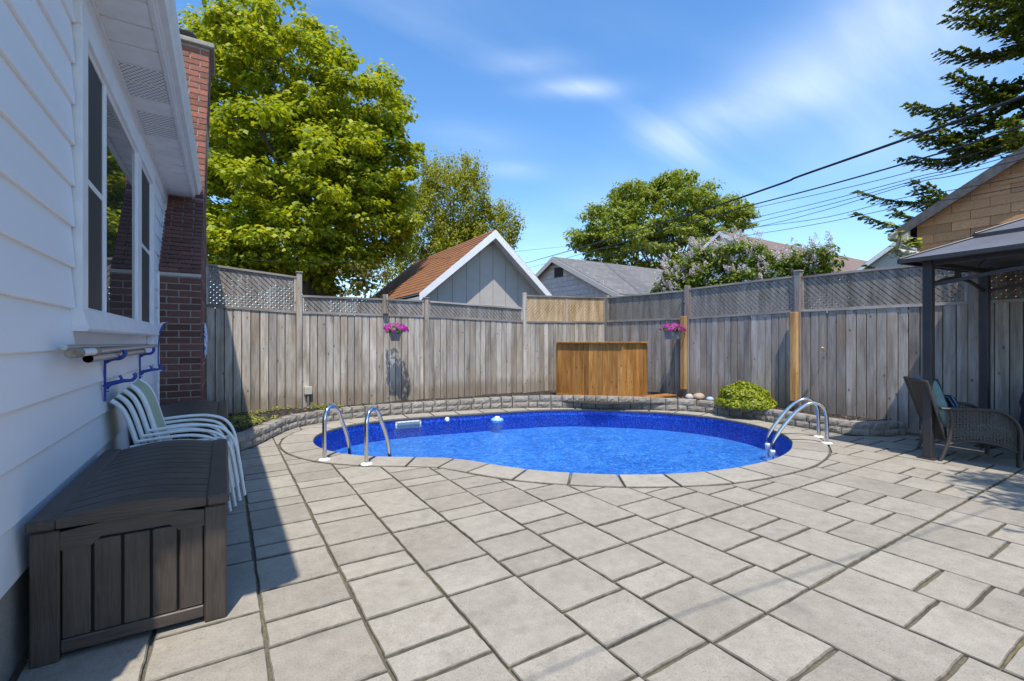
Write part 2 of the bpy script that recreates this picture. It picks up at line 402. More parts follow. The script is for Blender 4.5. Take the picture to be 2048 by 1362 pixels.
SIDING = None
def siding_mat():
    M = MAT('white aluminium siding'); v = M.coords((1, 0.12, 1)); n = M.noise(v, 3, 3); n2 = M.noise(M.coords((1, 1, 1)), 40, 4)
    c = M.ramp(n, [(0.3, (0.74, 0.75, 0.77)), (0.7, (0.80, 0.805, 0.82))])
    c = M.mix(M.ramp(n2, [(0.62, (0, 0, 0)), (0.85, (0.25, 0.25, 0.25))]), c, (0.5, 0.48, 0.45))
    M.col(c).set(Roughness=0.42); M.bump(n, 0.08, 0.01); return M.m
SIDING = siding_mat()
WHITE = simple('white vinyl', (0.74, 0.745, 0.75), 0.35, var=0.06, nscale=8)
SOFFIT = simple('white soffit', (0.76, 0.765, 0.765), 0.5, var=0.08, nscale=6)
def vent_mat():
    M = MAT('vented soffit'); tc = M.n('ShaderNodeTexCoord'); mp = M.n('ShaderNodeMapping'); mp.inputs['Scale'].default_value = (24, 36, 1); M.L.new(tc.outputs['Object'], mp.inputs[0])
    sp = M.n('ShaderNodeSeparateXYZ'); M.L.new(mp.outputs[0], sp.inputs[0])
    row = M.math('FLOOR', sp.outputs[1]); off = M.math('MULTIPLY', M.math('MODULO', M.math('ABSOLUTE', row), 2.0), 0.5)
    fx = M.math('FRACT', M.math('ADD', sp.outputs[0], off)); fy = M.math('FRACT', sp.outputs[1])
    inx = M.math('LESS_THAN', M.math('ABSOLUTE', M.math('SUBTRACT', fx, 0.5)), 0.28); iny = M.math('LESS_THAN', M.math('ABSOLUTE', M.math('SUBTRACT', fy, 0.5)), 0.22)
    M.col(M.mix(M.math('MULTIPLY', inx, iny), (0.76, 0.765, 0.765), (0.07, 0.07, 0.07))).set(Roughness=0.5); return M.m
VENT = vent_mat()
def conc_mat():
    M = MAT('foundation concrete'); v = M.coords(rand=False); n = M.noise(v, 5, 5); f = M.noise(v, 120, 3)
    c = M.mix(0.5, M.ramp(n, [(0.3, (0.22, 0.205, 0.18)), (0.7, (0.34, 0.32, 0.29))]), M.ramp(f, [(0.3, (0.6, 0.6, 0.6)), (0.7, (1.2, 1.2, 1.2))]), 'MULTIPLY')
    M.col(c).set(Roughness=0.95); M.bump(f, 0.5, 0.005); return M.m
CONC = conc_mat()
def glass_mat(name, base, ior):
    M = MAT(name); M.col(base).set(Roughness=0.015, IOR=ior); return M.m
PANE = glass_mat('picture pane', (0.02, 0.024, 0.026), 3.1)
SCREEN = simple('dark insect screen', (0.022, 0.023, 0.027), 0.6)
RESIN = None
def resin_mat(name, axis):
    M = MAT(name); sc = [1, 1, 1]; sc[axis] = 0.08; v = M.coords(tuple(sc)); g = M.noise(v, 55, 5, 0.6, 1.2); v2 = M.coords((1, 1, 1)); d = M.noise(v2, 90, 3, 0.7); w = M.noise(v2, 4, 3)
    c = M.ramp(g, [(0.3, (0.036, 0.026, 0.020)), (0.7, (0.070, 0.053, 0.043))])
    c = M.mix(M.ramp(w, [(0.45, (0, 0, 0)), (0.8, (0.4, 0.4, 0.4))]), c, (0.11, 0.088, 0.074))
    c = M.mix(M.ramp(d, [(0.70, (0, 0, 0)), (0.80, (0.5, 0.5, 0.5))]), c, (0.24, 0.21, 0.185))
    M.col(c).set(Roughness=0.5); M.bump(g, 0.6, 0.003); return M.m
RESIN_Z = resin_mat('brown resin upright', 2); RESIN_X = resin_mat('brown resin across', 0); RESIN_Y = resin_mat('brown resin along', 1)
WTUBE = simple('white powder coat tube', (0.72, 0.74, 0.74), 0.35, var=0.05)
SLING = simple('sage green sling', (0.33, 0.39, 0.26), 0.75, var=0.12, nscale=160, bump=0.2)
STEEL = simple('polished steel', (0.72, 0.71, 0.69), 0.10, 1.0)
ALU = simple('anodised aluminium pole', (0.5, 0.51, 0.55), 0.35, 0.9, var=0.1)
FOAMG = simple('dirty foam grip', (0.28, 0.23, 0.17), 0.9, var=0.35, nscale=40)
BLUEP = simple('blue plastic', (0.015, 0.05, 0.30), 0.35)
WPLAST = simple('white plastic', (0.75, 0.75, 0.73), 0.35, var=0.05)
BLACK = simple('black void', (0.008, 0.008, 0.008), 0.8)
GAZ = simple('charcoal steel', (0.048, 0.045, 0.047), 0.42, 0.2, var=0.15, nscale=5)
GAZROOF = simple('charcoal roof sheet', (0.125, 0.125, 0.137), 0.45, 0.0, var=0.12, nscale=3)
def wicker_mat():
    M = MAT('brown resin wicker'); v = M.coords(rand=False); n = M.noise(v, 120, 3); M.col(M.ramp(n, [(0.3, (0.035, 0.028, 0.024)), (0.7, (0.08, 0.066, 0.058))])).set(Roughness=0.55); return M.m
WICK = wicker_mat()
TEAL = simple('grey green cushion', (0.22, 0.32, 0.285), 0.9, var=0.15, nscale=10, bump=0.2)
TEALD = simple('teal blue cushion cover', (0.15, 0.23, 0.225), 0.9, var=0.15, nscale=10, bump=0.2)
BARK = simple('bark', (0.10, 0.082, 0.065), 0.95, var=0.35, nscale=18, bump=0.8)
CABLE = simple('black cable', (0.012, 0.012, 0.013), 0.6)

def leaf_mat(name, stops, trans=0.35, rough=0.5):
    M = MAT(name); g = M.n('ShaderNodeNewGeometry'); r = g.outputs['Random Per Island']
    c = M.ramp(r, stops); v = M.coords(rand=False); n = M.noise(v, 0.6, 3)
    c = M.mix(0.6, c, M.ramp(n, [(0.3, (0.75, 0.8, 0.7)), (0.7, (1.15, 1.12, 1.1))]), 'MULTIPLY')
    M.col(c).set(Roughness=rough); M.b.inputs['Specular IOR Level'].default_value = 0.35
    tr = M.n('ShaderNodeBsdfTranslucent'); M.L.new(M.mix(1.0, c, (1.25, 1.15, 0.55), 'MULTIPLY'), tr.inputs[0])
    ms = M.n('ShaderNodeMixShader'); ms.inputs[0].default_value = trans; M.L.new(M.b.outputs[0], ms.inputs[1]); M.L.new(tr.outputs[0], ms.inputs[2])
    out = [x for x in M.N if x.type == 'OUTPUT_MATERIAL'][0]; M.L.new(ms.outputs[0], out.inputs[0]); return M.m
L_MAPLE = leaf_mat('maple leaf', [(0, (0.17, 0.23, 0.012)), (0.5, (0.31, 0.37, 0.016)), (1, (0.48, 0.50, 0.026))], 0.48)
L_BIRCH = leaf_mat('birch leaf', [(0, (0.19, 0.225, 0.022)), (0.5, (0.29, 0.31, 0.03)), (1, (0.40, 0.39, 0.05))], 0.45)
L_FAR = leaf_mat('far tree leaf', [(0, (0.14, 0.20, 0.03)), (0.5, (0.24, 0.30, 0.038)), (1, (0.34, 0.39, 0.06))], 0.45)
L_LILAC = leaf_mat('lilac leaf', [(0, (0.09, 0.14, 0.016)), (0.5, (0.165, 0.225, 0.024)), (1, (0.26, 0.31, 0.035))], 0.4)
L_SPRUCE = leaf_mat('spruce needle', [(0, (0.045, 0.075, 0.018)), (0.55, (0.10, 0.145, 0.025)), (1, (0.24, 0.27, 0.035))], 0.35)
L_BUSH = leaf_mat('golden shrub leaf', [(0, (0.14, 0.20, 0.012)), (0.5, (0.26, 0.31, 0.016)), (1, (0.42, 0.42, 0.025))], 0.3)
L_GREEN = leaf_mat('small green leaf', [(0, (0.05, 0.10, 0.015)), (1, (0.13, 0.22, 0.03))], 0.3)
L_COVER = leaf_mat('ground cover leaf', [(0, (0.10, 0.14, 0.02)), (0.6, (0.24, 0.27, 0.045)), (1, (0.42, 0.40, 0.13))], 0.25)
F_LILAC = leaf_mat('lilac blossom', [(0, (0.50, 0.42, 0.52)), (0.5, (0.64, 0.57, 0.64)), (1, (0.78, 0.73, 0.77))], 0.3)
F_PINK = leaf_mat('magenta petal', [(0, (0.22, 0.008, 0.16)), (0.5, (0.40, 0.016, 0.28)), (1, (0.52, 0.05, 0.40))], 0.3)

# ------------------------------------------------------------------ pool outline, retaining wall line
POOL = [(1.063, 6.995), (1.204, 7.398), (1.525, 7.757), (1.897, 7.975), (2.291, 8.066), (2.693, 8.089), (3.226, 8.033), (3.779, 7.94), (4.352, 7.839),
        (5.108, 7.699), (5.675, 7.534), (6.269, 7.184), (6.856, 6.609), (7.27, 6.098), (7.52, 5.529), (7.584, 5.039), (7.46, 4.333), (7.166, 3.798), (6.777, 3.437),
        (6.413, 3.236), (6.028, 3.086), (5.485, 2.982), (4.839, 2.996), (4.345, 3.084), (3.978, 3.217), (3.643, 3.393), (3.359, 3.59), (3.087, 3.825),
        (2.833, 4.094), (2.62, 4.431), (2.45, 4.78), (2.24, 5.07), (1.94, 5.303), (1.591, 5.548), (1.29, 5.87), (1.11, 6.25), (1.035, 6.62)]
pool_in = resample(catmull([(x, y, 0) for x, y in POOL], 8, closed=True), n=152, closed=True)   # clockwise in list order?
area = sum(pool_in[i - 1].x * pool_in[i].y - pool_in[i].x * pool_in[i - 1].y for i in range(len(pool_in))) / 2
if area < 0: pool_in.reverse()
NP = len(pool_in)
def pnormal(i):
    t = (pool_in[(i + 1) % NP] - pool_in[i - 1]).normalized(); return Vector((t.y, -t.x, 0))     # outward for CCW
WALL = [(0.1, 6.70, .19), (.34, 6.98, .19), (.6, 7.5, .19), (.96, 8.1, .19), (1.5, 8.42, .19), (2.03, 8.55, .195), (2.75, 8.52, .20), (3.68, 8.42, .205), (4.75, 8.23, .22),
        (5.42, 7.93, .24), (5.97, 7.58, .245), (6.47, 7.2, .245), (6.93, 6.77, .245), (7.42, 6.27, .235), (7.82, 5.85, .225), (8.0, 5.0, .21), (7.93, 4.3, .205), (7.87, 3.6, .20),
        (7.88, 3.2, .19), (8.08, 2.92, .19), (8.6, 2.72, .19)]
wall_line = resample(catmull(WALL, 10), n=260)
def wall_gap(p):
    return min((Vector((q.x - p.x, q.y - p.y, 0))).length for q in wall_line)
WIDTH = []
for i in range(NP):
    n = pnormal(i); p = pool_in[i]; w = 0.41
    # rim narrows where the retaining wall comes down to the water
    best = 9
    for q in wall_line:
        d = Vector((q.x - p.x, q.y - p.y, 0)); a = d.dot(n)
        if a > 0 and (d - n * a).length < 0.09: best = min(best, a)
    WIDTH.append(max(0.05, min(w, best - 0.012)))
for _ in range(2): WIDTH = [min(WIDTH[i], (WIDTH[i - 1] + WIDTH[i] * 2 + WIDTH[(i + 1) % NP]) / 4) for i in range(NP)]
pool_out = [pool_in[i] + pnormal(i) * WIDTH[i] for i in range(NP)]

# ------------------------------------------------------------------ ground
JOINT = joint_mat(); SOIL = soil_mat()
def build_ground():
    b = MB(); c = Vector((4.4, 5.6, 0)); ring = [p + pnormal(i) * 0.02 for i, p in enumerate(pool_in)]
    vs = [(p.x, p.y, -0.017) for p in ring]
    for k, rad in enumerate((14, 60, 400)):
        for p in ring:
            d = (p - c).normalized() * rad; vs.append((c.x + d.x, c.y + d.y, -0.017))
    fs = []
    for k in range(3):
        for i in range(NP):
            j = (i + 1) % NP; fs.append((k * NP + i, (k + 1) * NP + i, (k + 1) * NP + j, k * NP + j))
    b.add(vs, fs); o = b.build('ground', JOINT); tag(o, kind='structure')
build_ground()

# ------------------------------------------------------------------ patio pavers
def clip_half(poly, p, n):
    out = []
    for i in range(len(poly)):
        a, b = poly[i - 1], poly[i]; da, db = (a - p).dot(n), (b - p).dot(n)
        if (da >= 0) != (db >= 0): out.append(a.lerp(b, da / (da - db)))
        if db >= 0: out.append(b)
    return out
def inside(pt, ring):
    c = False; n = len(ring)
    for i in range(n):
        a, b = ring[i - 1], ring[i]
        if (a.y > pt.y) != (b.y > pt.y) and pt.x < (b.x - a.x) * (pt.y - a.y) / (b.y - a.y) + a.x: c = not c
    return c
patio = tag(empty('patio'), kind='structure')
def build_patio():
    XL = [-0.735, -0.285, .165, .598, 1.035, 1.475, 1.92, 2.367, 2.812, 3.268, 3.725, 4.175, 4.635, 5.085, 5.56, 6.01, 6.465, 6.915, 7.365, 7.815, 8.265, 8.60]
    OFF = {-2: .1, -1: .1, 0: .085, 1: .06, 2: .04, 3: .02}
    PAT = {0: (0, 2, 5), 1: (0, 4, 6), 2: (0, 3)}
    poly2 = [Vector((p.x, p.y)) for p in pool_out]; wl = [Vector((q.x, q.y)) for q in wall_line]
    bedring = wl + [Vector((8.66, 2.7)), Vector((8.66, 9.13)), Vector((-.26, 9.13)), Vector((-.26, 6.4))]
    pieces = []
    for k in range(-2, len(XL) - 3):
        x0, x1 = XL[k + 2], XL[k + 3]; cuts = []
        for j in range(-3, 9):
            base = 1.323 + 0.967 * j if j <= 1 else 2.29 + 0.985 * (j - 1)
            for u in PAT[k % 3]: cuts.append(base + u * (0.967 if j < 1 else 0.985) / 9 + OFF.get(k, 0))
        cuts.sort()
        for a, b in zip(cuts[:-1], cuts[1:]):
            g = 0.0045 + random.random() * 0.0035; g2 = 0.0062 + random.random() * 0.004
            j_ = lambda: (random.random() - .5) * 0.006
            poly = [Vector((x0 + g + j_(), a + g2 + j_())), Vector((x1 - g + j_(), a + g2 + j_())), Vector((x1 - g + j_(), b - g2 + j_())), Vector((x0 + g + j_(), b - g2 + j_()))]
            cx = Vector(((x0 + x1) / 2, (a + b) / 2))
            if all(inside(p, poly2) for p in poly + [cx]): continue
            if all(inside(p, bedring) for p in poly + [cx]): continue
            i = min(range(NP), key=lambda t: (poly2[t] - cx).length)
            if (poly2[i] - cx).length < 0.75:
                n = pnormal(i); poly = clip_half(poly, poly2[i] + Vector((n.x, n.y)) * 0.008, Vector((n.x, n.y)))
            q = min(range(len(wl)), key=lambda t: (wl[t] - cx).length)
            if (wl[q] - cx).length < 0.6 and len(poly) > 2:
                t = (wl[min(q + 1, len(wl) - 1)] - wl[max(q - 1, 0)]).normalized(); n = Vector((t.y, -t.x))
                poly = clip_half(poly, wl[q] + n * 0.01, n)
            if len(poly) < 3: continue
            pp = []
            for p in poly:
                if not pp or (p - pp[-1]).length > 0.012: pp.append(p)
            if len(pp) > 2 and (pp[0] - pp[-1]).length < 0.012: pp.pop()
            if len(pp) < 3: continue
            ar = sum(pp[t - 1].x * pp[t].y - pp[t].x * pp[t - 1].y for t in range(len(pp))) / 2
            if ar < 0.003: continue
            pieces.append((pp, sum((p for p in pp), Vector((0, 0))) / len(pp)))
    seen = []; rest = MB()
    for pp, c in pieces:
        D = depth(c.x, c.y); u = (c.x * CC - c.y * SS) / max(D, .1)
        if D > 1.35 and abs(u) < 1.35: seen.append((pp, c, D))
        else:
            rest.slab([(p.x, p.y) for p in pp], -0.05, 0.0, 0.007)
    seen.sort(key=lambda t: t[2])
    for pp, c, D in seen[300:]: rest.slab([(p.x, p.y) for p in pp], -0.05, 0.0, 0.007)
    for pp, c, D in seen[:300]:
        tx, ty, dz = (random.random() - .5) * .008, (random.random() - .5) * .008, (random.random() - .5) * .003
        # worn, slightly wavy edges
        Q = []
        for i in range(len(pp)):
            a, b_ = pp[i], pp[(i + 1) % len(pp)]; L = (b_ - a).length; m = max(1, int(L / 0.06)) if D < 5 else 1
            nrm = Vector((-(b_ - a).y, (b_ - a).x)).normalized()
            for t in range(m):
                w = 0 if t == 0 else (random.random() - .3) * 0.0062
                Q.append(a.lerp(b_, t / m) + nrm * w)
        b = MB(); b.slab([(p.x - c.x, p.y - c.y) for p in Q], -0.05, 0.0, 0.0042 + random.random() * .0025, zt=lambda x, y: tx * x + ty * y + dz)
        b.build('paver', PAVER, patio, (c.x, c.y, 0))
    if rest.v:
        o = rest.build('paver_field', PAVER, patio); o['kind'] = 'stuff'
build_patio()

# ------------------------------------------------------------------ swimming pool
def liner_mat():
    M = MAT('blue vinyl liner'); v = M.coords(rand=False); n = M.noise(v, 3, 3); vo = M.n('ShaderNodeTexVoronoi'); vo.inputs['Scale'].default_value = 34; M.L.new(v, vo.inputs[0])
    c = M.ramp(vo.outputs['Distance'], [(0.15, (0.05, 0.22, 0.75)), (0.4, (0.010, 0.075, 0.50)), (0.7, (0.004, 0.03, 0.30))])
    c = M.mix(0.25, c, M.ramp(n, [(0.3, (0.6, 0.6, 0.7)), (0.7, (1.3, 1.3, 1.2))]), 'MULTIPLY')
    M.col(c).set(Roughness=0.4); return M.m
def floor_mat():
    M = MAT('blue pool floor'); v = M.coords(rand=False); n = M.noise(v, 1.2, 4); n2 = M.noise(v, 9, 4, 0.6, 1.0)
    vo = M.n('ShaderNodeTexVoronoi', feature='DISTANCE_TO_EDGE'); vo.inputs['Scale'].default_value = 20; M.L.new(v, vo.inputs[0])
    c = M.ramp(n, [(0.3, (0.045, 0.28, 0.78)), (0.7, (0.09, 0.40, 0.94))])
    n3 = M.noise(v, 10, 5, 0.68, 2.0)  # rippled water light painted into the floor colour as pale and dark strands
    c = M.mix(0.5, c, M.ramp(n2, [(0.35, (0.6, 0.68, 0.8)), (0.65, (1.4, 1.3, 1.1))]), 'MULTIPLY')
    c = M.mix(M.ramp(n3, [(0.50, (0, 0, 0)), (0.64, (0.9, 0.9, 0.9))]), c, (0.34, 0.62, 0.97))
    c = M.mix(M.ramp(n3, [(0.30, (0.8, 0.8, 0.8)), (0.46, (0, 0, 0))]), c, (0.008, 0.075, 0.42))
    M.col(c).set(Roughness=0.5); return M.m
def water_mat():
    M = MAT('pool water'); v = M.coords((1, 1, 1), rand=False)
    a = M.noise(v, 7.5, 4, 0.6, 1.6); b = M.noise(v, 26, 4, 0.65, 1.0); c = M.noise(v, 2.0, 2)
    bp = M.n('ShaderNodeBump'); bp.inputs['Strength'].default_value = 0.9; bp.inputs['Distance'].default_value = 0.10
    M.L.new(M.math('ADD', M.math('MULTIPLY', a, 0.9), M.math('ADD', M.math('MULTIPLY', b, 0.4), M.math('MULTIPLY', c, 0.5))), bp.inputs['Height'])
    gl = M.n('ShaderNodeBsdfGlossy'); gl.inputs['Roughness'].default_value = 0.04; M.L.new(bp.outputs[0], gl.inputs['Normal'])
    tr = M.n('ShaderNodeBsdfTransparent'); tr.inputs[0].default_value = (0.72, 0.88, 0.98, 1)
    fr = M.n('ShaderNodeFresnel'); fr.inputs['IOR'].default_value = 1.36; M.L.new(bp.outputs[0], fr.inputs['Normal'])
    ms = M.n('ShaderNodeMixShader'); M.L.new(M.math('MULTIPLY', fr.outputs[0], 0.95), ms.inputs[0]); M.L.new(tr.outputs[0], ms.inputs[1]); M.L.new(gl.outputs[0], ms.inputs[2])
    out = [x for x in M.N if x.type == 'OUTPUT_MATERIAL'][0]; M.L.new(ms.outputs[0], out.inputs[0]); return M.m
pool = tag(empty('swimming_pool', (4.4, 5.6, 0)), 'kidney shaped swimming pool with bright blue liner set in the stone patio', 'swimming pool')
PO = Vector((4.4, 5.6, 0))
def build_pool():
    DEEP = -0.36; WL = -0.115
    b = MB(); ring = [p + pnormal(i) * 0.018 - PO for i, p in enumerate(pool_in)]
    vs = [(p.x, p.y, -0.028) for p in ring] + [(p.x, p.y, DEEP) for p in ring]
    b.add(vs, [((i + 1) % NP, i, NP + i, NP + (i + 1) % NP) for i in range(NP)], True); b.build('liner_wall', liner_mat(), pool)
    c = Vector((0, 0, 0)); b = MB(); inner = [(p.x, p.y, DEEP) for p in ring]
    fs = []
    for k in (0.66, 0.33): inner += [(p.x * k, p.y * k, DEEP) for p in ring]
    inner.append((0, 0, DEEP))
    for k in range(2):
        for i in range(NP):
            j = (i + 1) % NP; fs.append((k * NP + i, k * NP + j, (k + 1) * NP + j, (k + 1) * NP + i))
    for i in range(NP): fs.append((2 * NP + i, 2 * NP + (i + 1) % NP, 3 * NP))
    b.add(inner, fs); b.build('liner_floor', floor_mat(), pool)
    b = MB(); wr = [(p.x * .9985, p.y * .9985, WL) for p in ring]; fs = []
    for k in (0.66, 0.33): wr += [(p.x * k, p.y * k, WL) for p in ring]
    wr.append((0, 0, WL))
    for k in range(2):
        for i in range(NP):
            j = (i + 1) % NP; fs.append((k * NP + i, k * NP + j, (k + 1) * NP + j, (k + 1) * NP + i))
    for i in range(NP): fs.append((2 * NP + i, 2 * NP + (i + 1) % NP, 3 * NP))
    b.add(wr, fs, True); b.build('water', water_mat(), pool)
    # bead track under the coping
    b = MB(); tr = [p + pnormal(i) * 0.010 - PO for i, p in enumerate(pool_in)]
    b.tube([(p.x, p.y, -0.026) for p in tr] + [(tr[0].x, tr[0].y, -0.026)], 0.012, 6); b.build('liner_track', simple('grey track', (0.10, 0.10, 0.11), 0.5), pool)
    step = 4
    for s in range(0, NP, step):
        ids = [(s + t) % NP for t in range(step + 1)]
        wi = sum(WIDTH[i] for i in ids) / len(ids); inn = []; ou = []
        for q, i in enumerate(ids):
            p, n = pool_in[i], pnormal(i); t = Vector((-n.y, n.x, 0))
            sh = 0.0105 if q == 0 else (-0.0105 if q == step else 0)
            inn.append(p + t * sh - n * 0.006); ou.append(p + n * (WIDTH[i] - 0.010) + t * sh)
        poly = ou[::1]; poly = inn + ou[::-1]
        cx = sum((p for p in poly), Vector()) / len(poly)
        P2 = [(p.x - cx.x, p.y - cx.y) for p in poly]
        ar = sum(P2[i - 1][0] * P2[i][1] - P2[i][0] * P2[i - 1][1] for i in range(len(P2)))
        if ar < 0: P2 = P2[::-1]
        b = MB(); dz = random.random() * .002
        if wi > 0.12: b.slab(P2, -0.022, 0.005 + dz, 0.0065); b.build('coping_stone', COPE, pool, (cx.x - PO.x, cx.y - PO.y, 0))
        else: b.slab(P2, -0.022, 0.003, 0.004); b.build('rim_strip', MORTAR, pool, (cx.x - PO.x, cx.y - PO.y, 0))
    # skimmer faceplate in the far left liner wall
    i0 = min(range(NP), key=lambda i: (pool_in[i] - Vector((2.86, 8.08, 0))).length); p = pool_in[i0]; n = pnormal(i0)
    M = Matrix.Translation(p - PO + Vector((0, 0, -0.115)) - n * 0.012) @ Matrix.Rotation(math.atan2(n.y, n.x) + R(90), 4, 'Z')
    b = MB(); w, h, t = .235, .062, .03
    for lo, hi in (((-w, -.012, h - t), (w, .012, h)), ((-w, -.012, -h), (w, .012, -h + t * .7)), ((-w, -.012, -h), (-w + t * 1.3, .012, h)), ((w - t * 1.3, -.012, -h), (w, .012, h))): b.bbox(lo, hi, .003, M)
    sk = b.build('skimmer_faceplate', WPLAST, pool)
    b = MB().box((-w + .03, -.004, -h + .01), (w - .03, .02, h - .02), M); b.build('skimmer_mouth', simple('shaded skimmer throat', (0.16, 0.22, 0.26), 0.5), sk)
    b = MB()
    for k in range(6): b.lathe([(0.006, -0.003), (0.006, 0.003)], 8, (0, 0, 0)) if False else b.bbox((-w + .03 + k * .08, .011, h - .02), (-w + .042 + k * .08, .016, h - .008), .002, M)
    b.build('screw', simple('steel screw', (0.35, 0.33, 0.30), 0.4, 0.8), sk)
    i1 = min(range(NP), key=lambda i: (pool_in[i] - Vector((3.55, 7.98, 0))).length); p = pool_in[i1]; n = pnormal(i1)
    b = MB(); q = p - PO - n * 0.015; b.tube([q + Vector((0, 0, -.075)), q - n * 0.03 + Vector((0, 0, -.075))], [.045, .03], 14); b.build('return_jet', WPLAST, pool)
build_pool()
# floating chlorine dispenser
f0 = Vector((4.42, 7.62, -.115)); fl = tag(empty('chlorine_floater', f0), 'small pale blue floating chlorine dispenser near the far edge of the pool water', 'pool float')
MB().lathe([(0.0, -.05), (.07, -.05), (.115, -.02), (.12, .012), (.10, .03), (.06, .036), (0, .037)], 20).build('float_body', simple('pale blue plastic', (0.25, 0.5, 0.8), 0.4), fl)
MB().lathe([(.052, .036), (.052, .062), (.03, .07), (0, .07)], 16).build('float_cap', WPLAST, fl)

# ------------------------------------------------------------------ retaining wall and planting bed
def build_wall():
    w = tag(empty('retaining_wall', (4.5, 8.0, 0)), 'low curved retaining wall of two courses of grey split face blocks round the far side of the pool', 'retaining wall'); O = Vector((4.5, 8, 0))
    for course in range(2):
        line = resample(catmull(WALL, 10), step=0.235); n = len(line); off = 0.0 if course else 0.5
        L = resample(catmull(WALL, 10), n=n * 4)
        s = int(off * 4) - 4
        cuts = []; a = 0
        while a < len(L) - 1:
            b_ = min(len(L) - 1, a + (random.choice((4, 4, 5, 3, 4, 6)) if a else 2 + 2 * course)); cuts.append((a, b_)); a = b_
        for a, b_ in cuts:
            if b_ - a < 1: continue
            def fr(i):
                t = (L[min(i + 1, len(L) - 1)] - L[max(i - 1, 0)]); t.z = 0; t.normalize(); return Vector((t.y, -t.x, 0))
            g = 0.007; pts = []
            front = [L[i] for i in range(a, b_ + 1)]
            tz = sum(p.z for p in front) / len(front); h = tz / 2
            z0 = (0.0 if course == 0 else h + .001); z1 = (h - .001 if course == 0 else tz)
            back = 0.016 * course; dep = 0.19
            f0, f1 = front[0], front[-1]; t = (f1 - f0); t.z = 0; t.normalize(); n0 = Vector((t.y, -t.x, 0))
            m = max(3, b_ - a + 1); c = (f0 + f1) / 2 - n0 * dep / 2; c.z = 0
            vs = []; fs = []; NU, NV = 5, 3
            A = f0 + t * g - n0 * back; B = f1 - t * g - n0 * back
            for v in range(NV + 1):
                for u in range(NU + 1):
                    p = A.lerp(B, u / NU); p.z = z0 + (z1 - z0) * v / NV
                    edge = (u in (0, NU)) or (v in (0, NV)); r = 0 if edge else random.uniform(.004, .019)
                    if u in (0, NU): p += n0 * random.uniform(-.008, -.002)
                    if v == NV: p += n0 * random.uniform(-.007, 0)
                    vs.append(p + n0 * r - c)
            k = len(vs)
            for v in (0, 1):
                for u in range(NU + 1):
                    p = A.lerp(B, u / NU) - n0 * (dep - back); p.z = z1 if v else z0; vs.append(p - c)
            for v in range(NV):
                for u in range(NU):
                    q = v * (NU + 1) + u; fs.append((q, q + 1, q + NU + 2, q + NU + 1))
            for u in range(NU):
                q = NV * (NU + 1) + u; fs.append((q, q + 1, k + NU + 1 + u + 1, k + NU + 1 + u))
                fs.append((k + u, k + u + 1, u + 1, u)); fs.append((k + u + 1, k + u, k + NU + 1 + u, k + NU + 2 + u))
            fs.append(tuple([v * (NU + 1) for v in range(NV + 1)] + [k + NU + 1, k])); fs.append(tuple([v * (NU + 1) + NU for v in range(NV, -1, -1)] + [k + NU, k + 2 * NU + 1]))
            b = MB(); b.add(vs, fs); b.build('block', BLOCK, w, (c - O))
build_wall()
def bedz(x, y): return 0.155 + 0.02 * math.sin(3.1 * x + 1) * math.sin(2.7 * y) + 0.012 * math.sin(9 * x) * math.cos(7 * y)
def build_bed():
    L = resample(catmull(WALL, 10), n=130); b = MB(); vs = []; fs = []; K = 6
    for i, p in enumerate(L):
        t = (L[min(i + 1, len(L) - 1)] - L[max(i - 1, 0)]).normalized(); n = Vector((t.y, -t.x, 0)); a = p - n * 0.13
        # far end of the strip: fence line
        if i < 6: e = Vector((-.26 + .02 * i, 7.0 + i * .42, 0))
        elif p.x < 7.0 and p.y > 6.8: e = Vector((-.1 + (p.x + .1) * 1.2, 9.16, 0))
        else: e = Vector((8.68, p.y + max(0, (p.y - 4)) * .35, 0))
        e.x = min(e.x, 8.68); e.y = min(e.y, 9.16)
        for k in range(K + 1):
            q = a.lerp(e, k / K); vs.append((q.x, q.y, min(bedz(q.x, q.y), p.z - .012) if k < 2 else bedz(q.x, q.y) + .02 * k / K))
    for i in range(len(L) - 1):
        for k in range(K): q = i * (K + 1) + k; fs.append((q, q + K + 1, q + K + 2, q + 1))
    # corner infill
    b.add(vs, fs, True)
    b.add([(6.3, 6.9, .14), (8.68, 5.5, .14), (8.68, 9.16, .15), (5.2, 9.16, .15)], [(0, 1, 2, 3)])
    o = b.build('planting_bed', SOIL); tag(o, kind='structure'); return L
bedL = build_bed()
fence_y, fence_x = 9.13, 8.65
def bed_points(n, x0, x1, y0, y1, clear=0.12):
    out = []; wl = [(q.x, q.y) for q in wall_line]; W = np.array(wl)
    while len(out) < n:
        x, y = random.uniform(x0, x1), random.uniform(y0, y1)
        d = np.hypot(W[:, 0] - x, W[:, 1] - y); i = int(d.argmin())
        t = W[min(i + 1, len(W) - 1)] - W[max(i - 1, 0)]; side = (x - W[i, 0]) * -t[1] + (y - W[i, 1]) * t[0]
        if side > 0 and d[i] > clear: out.append((x, y))
    return out
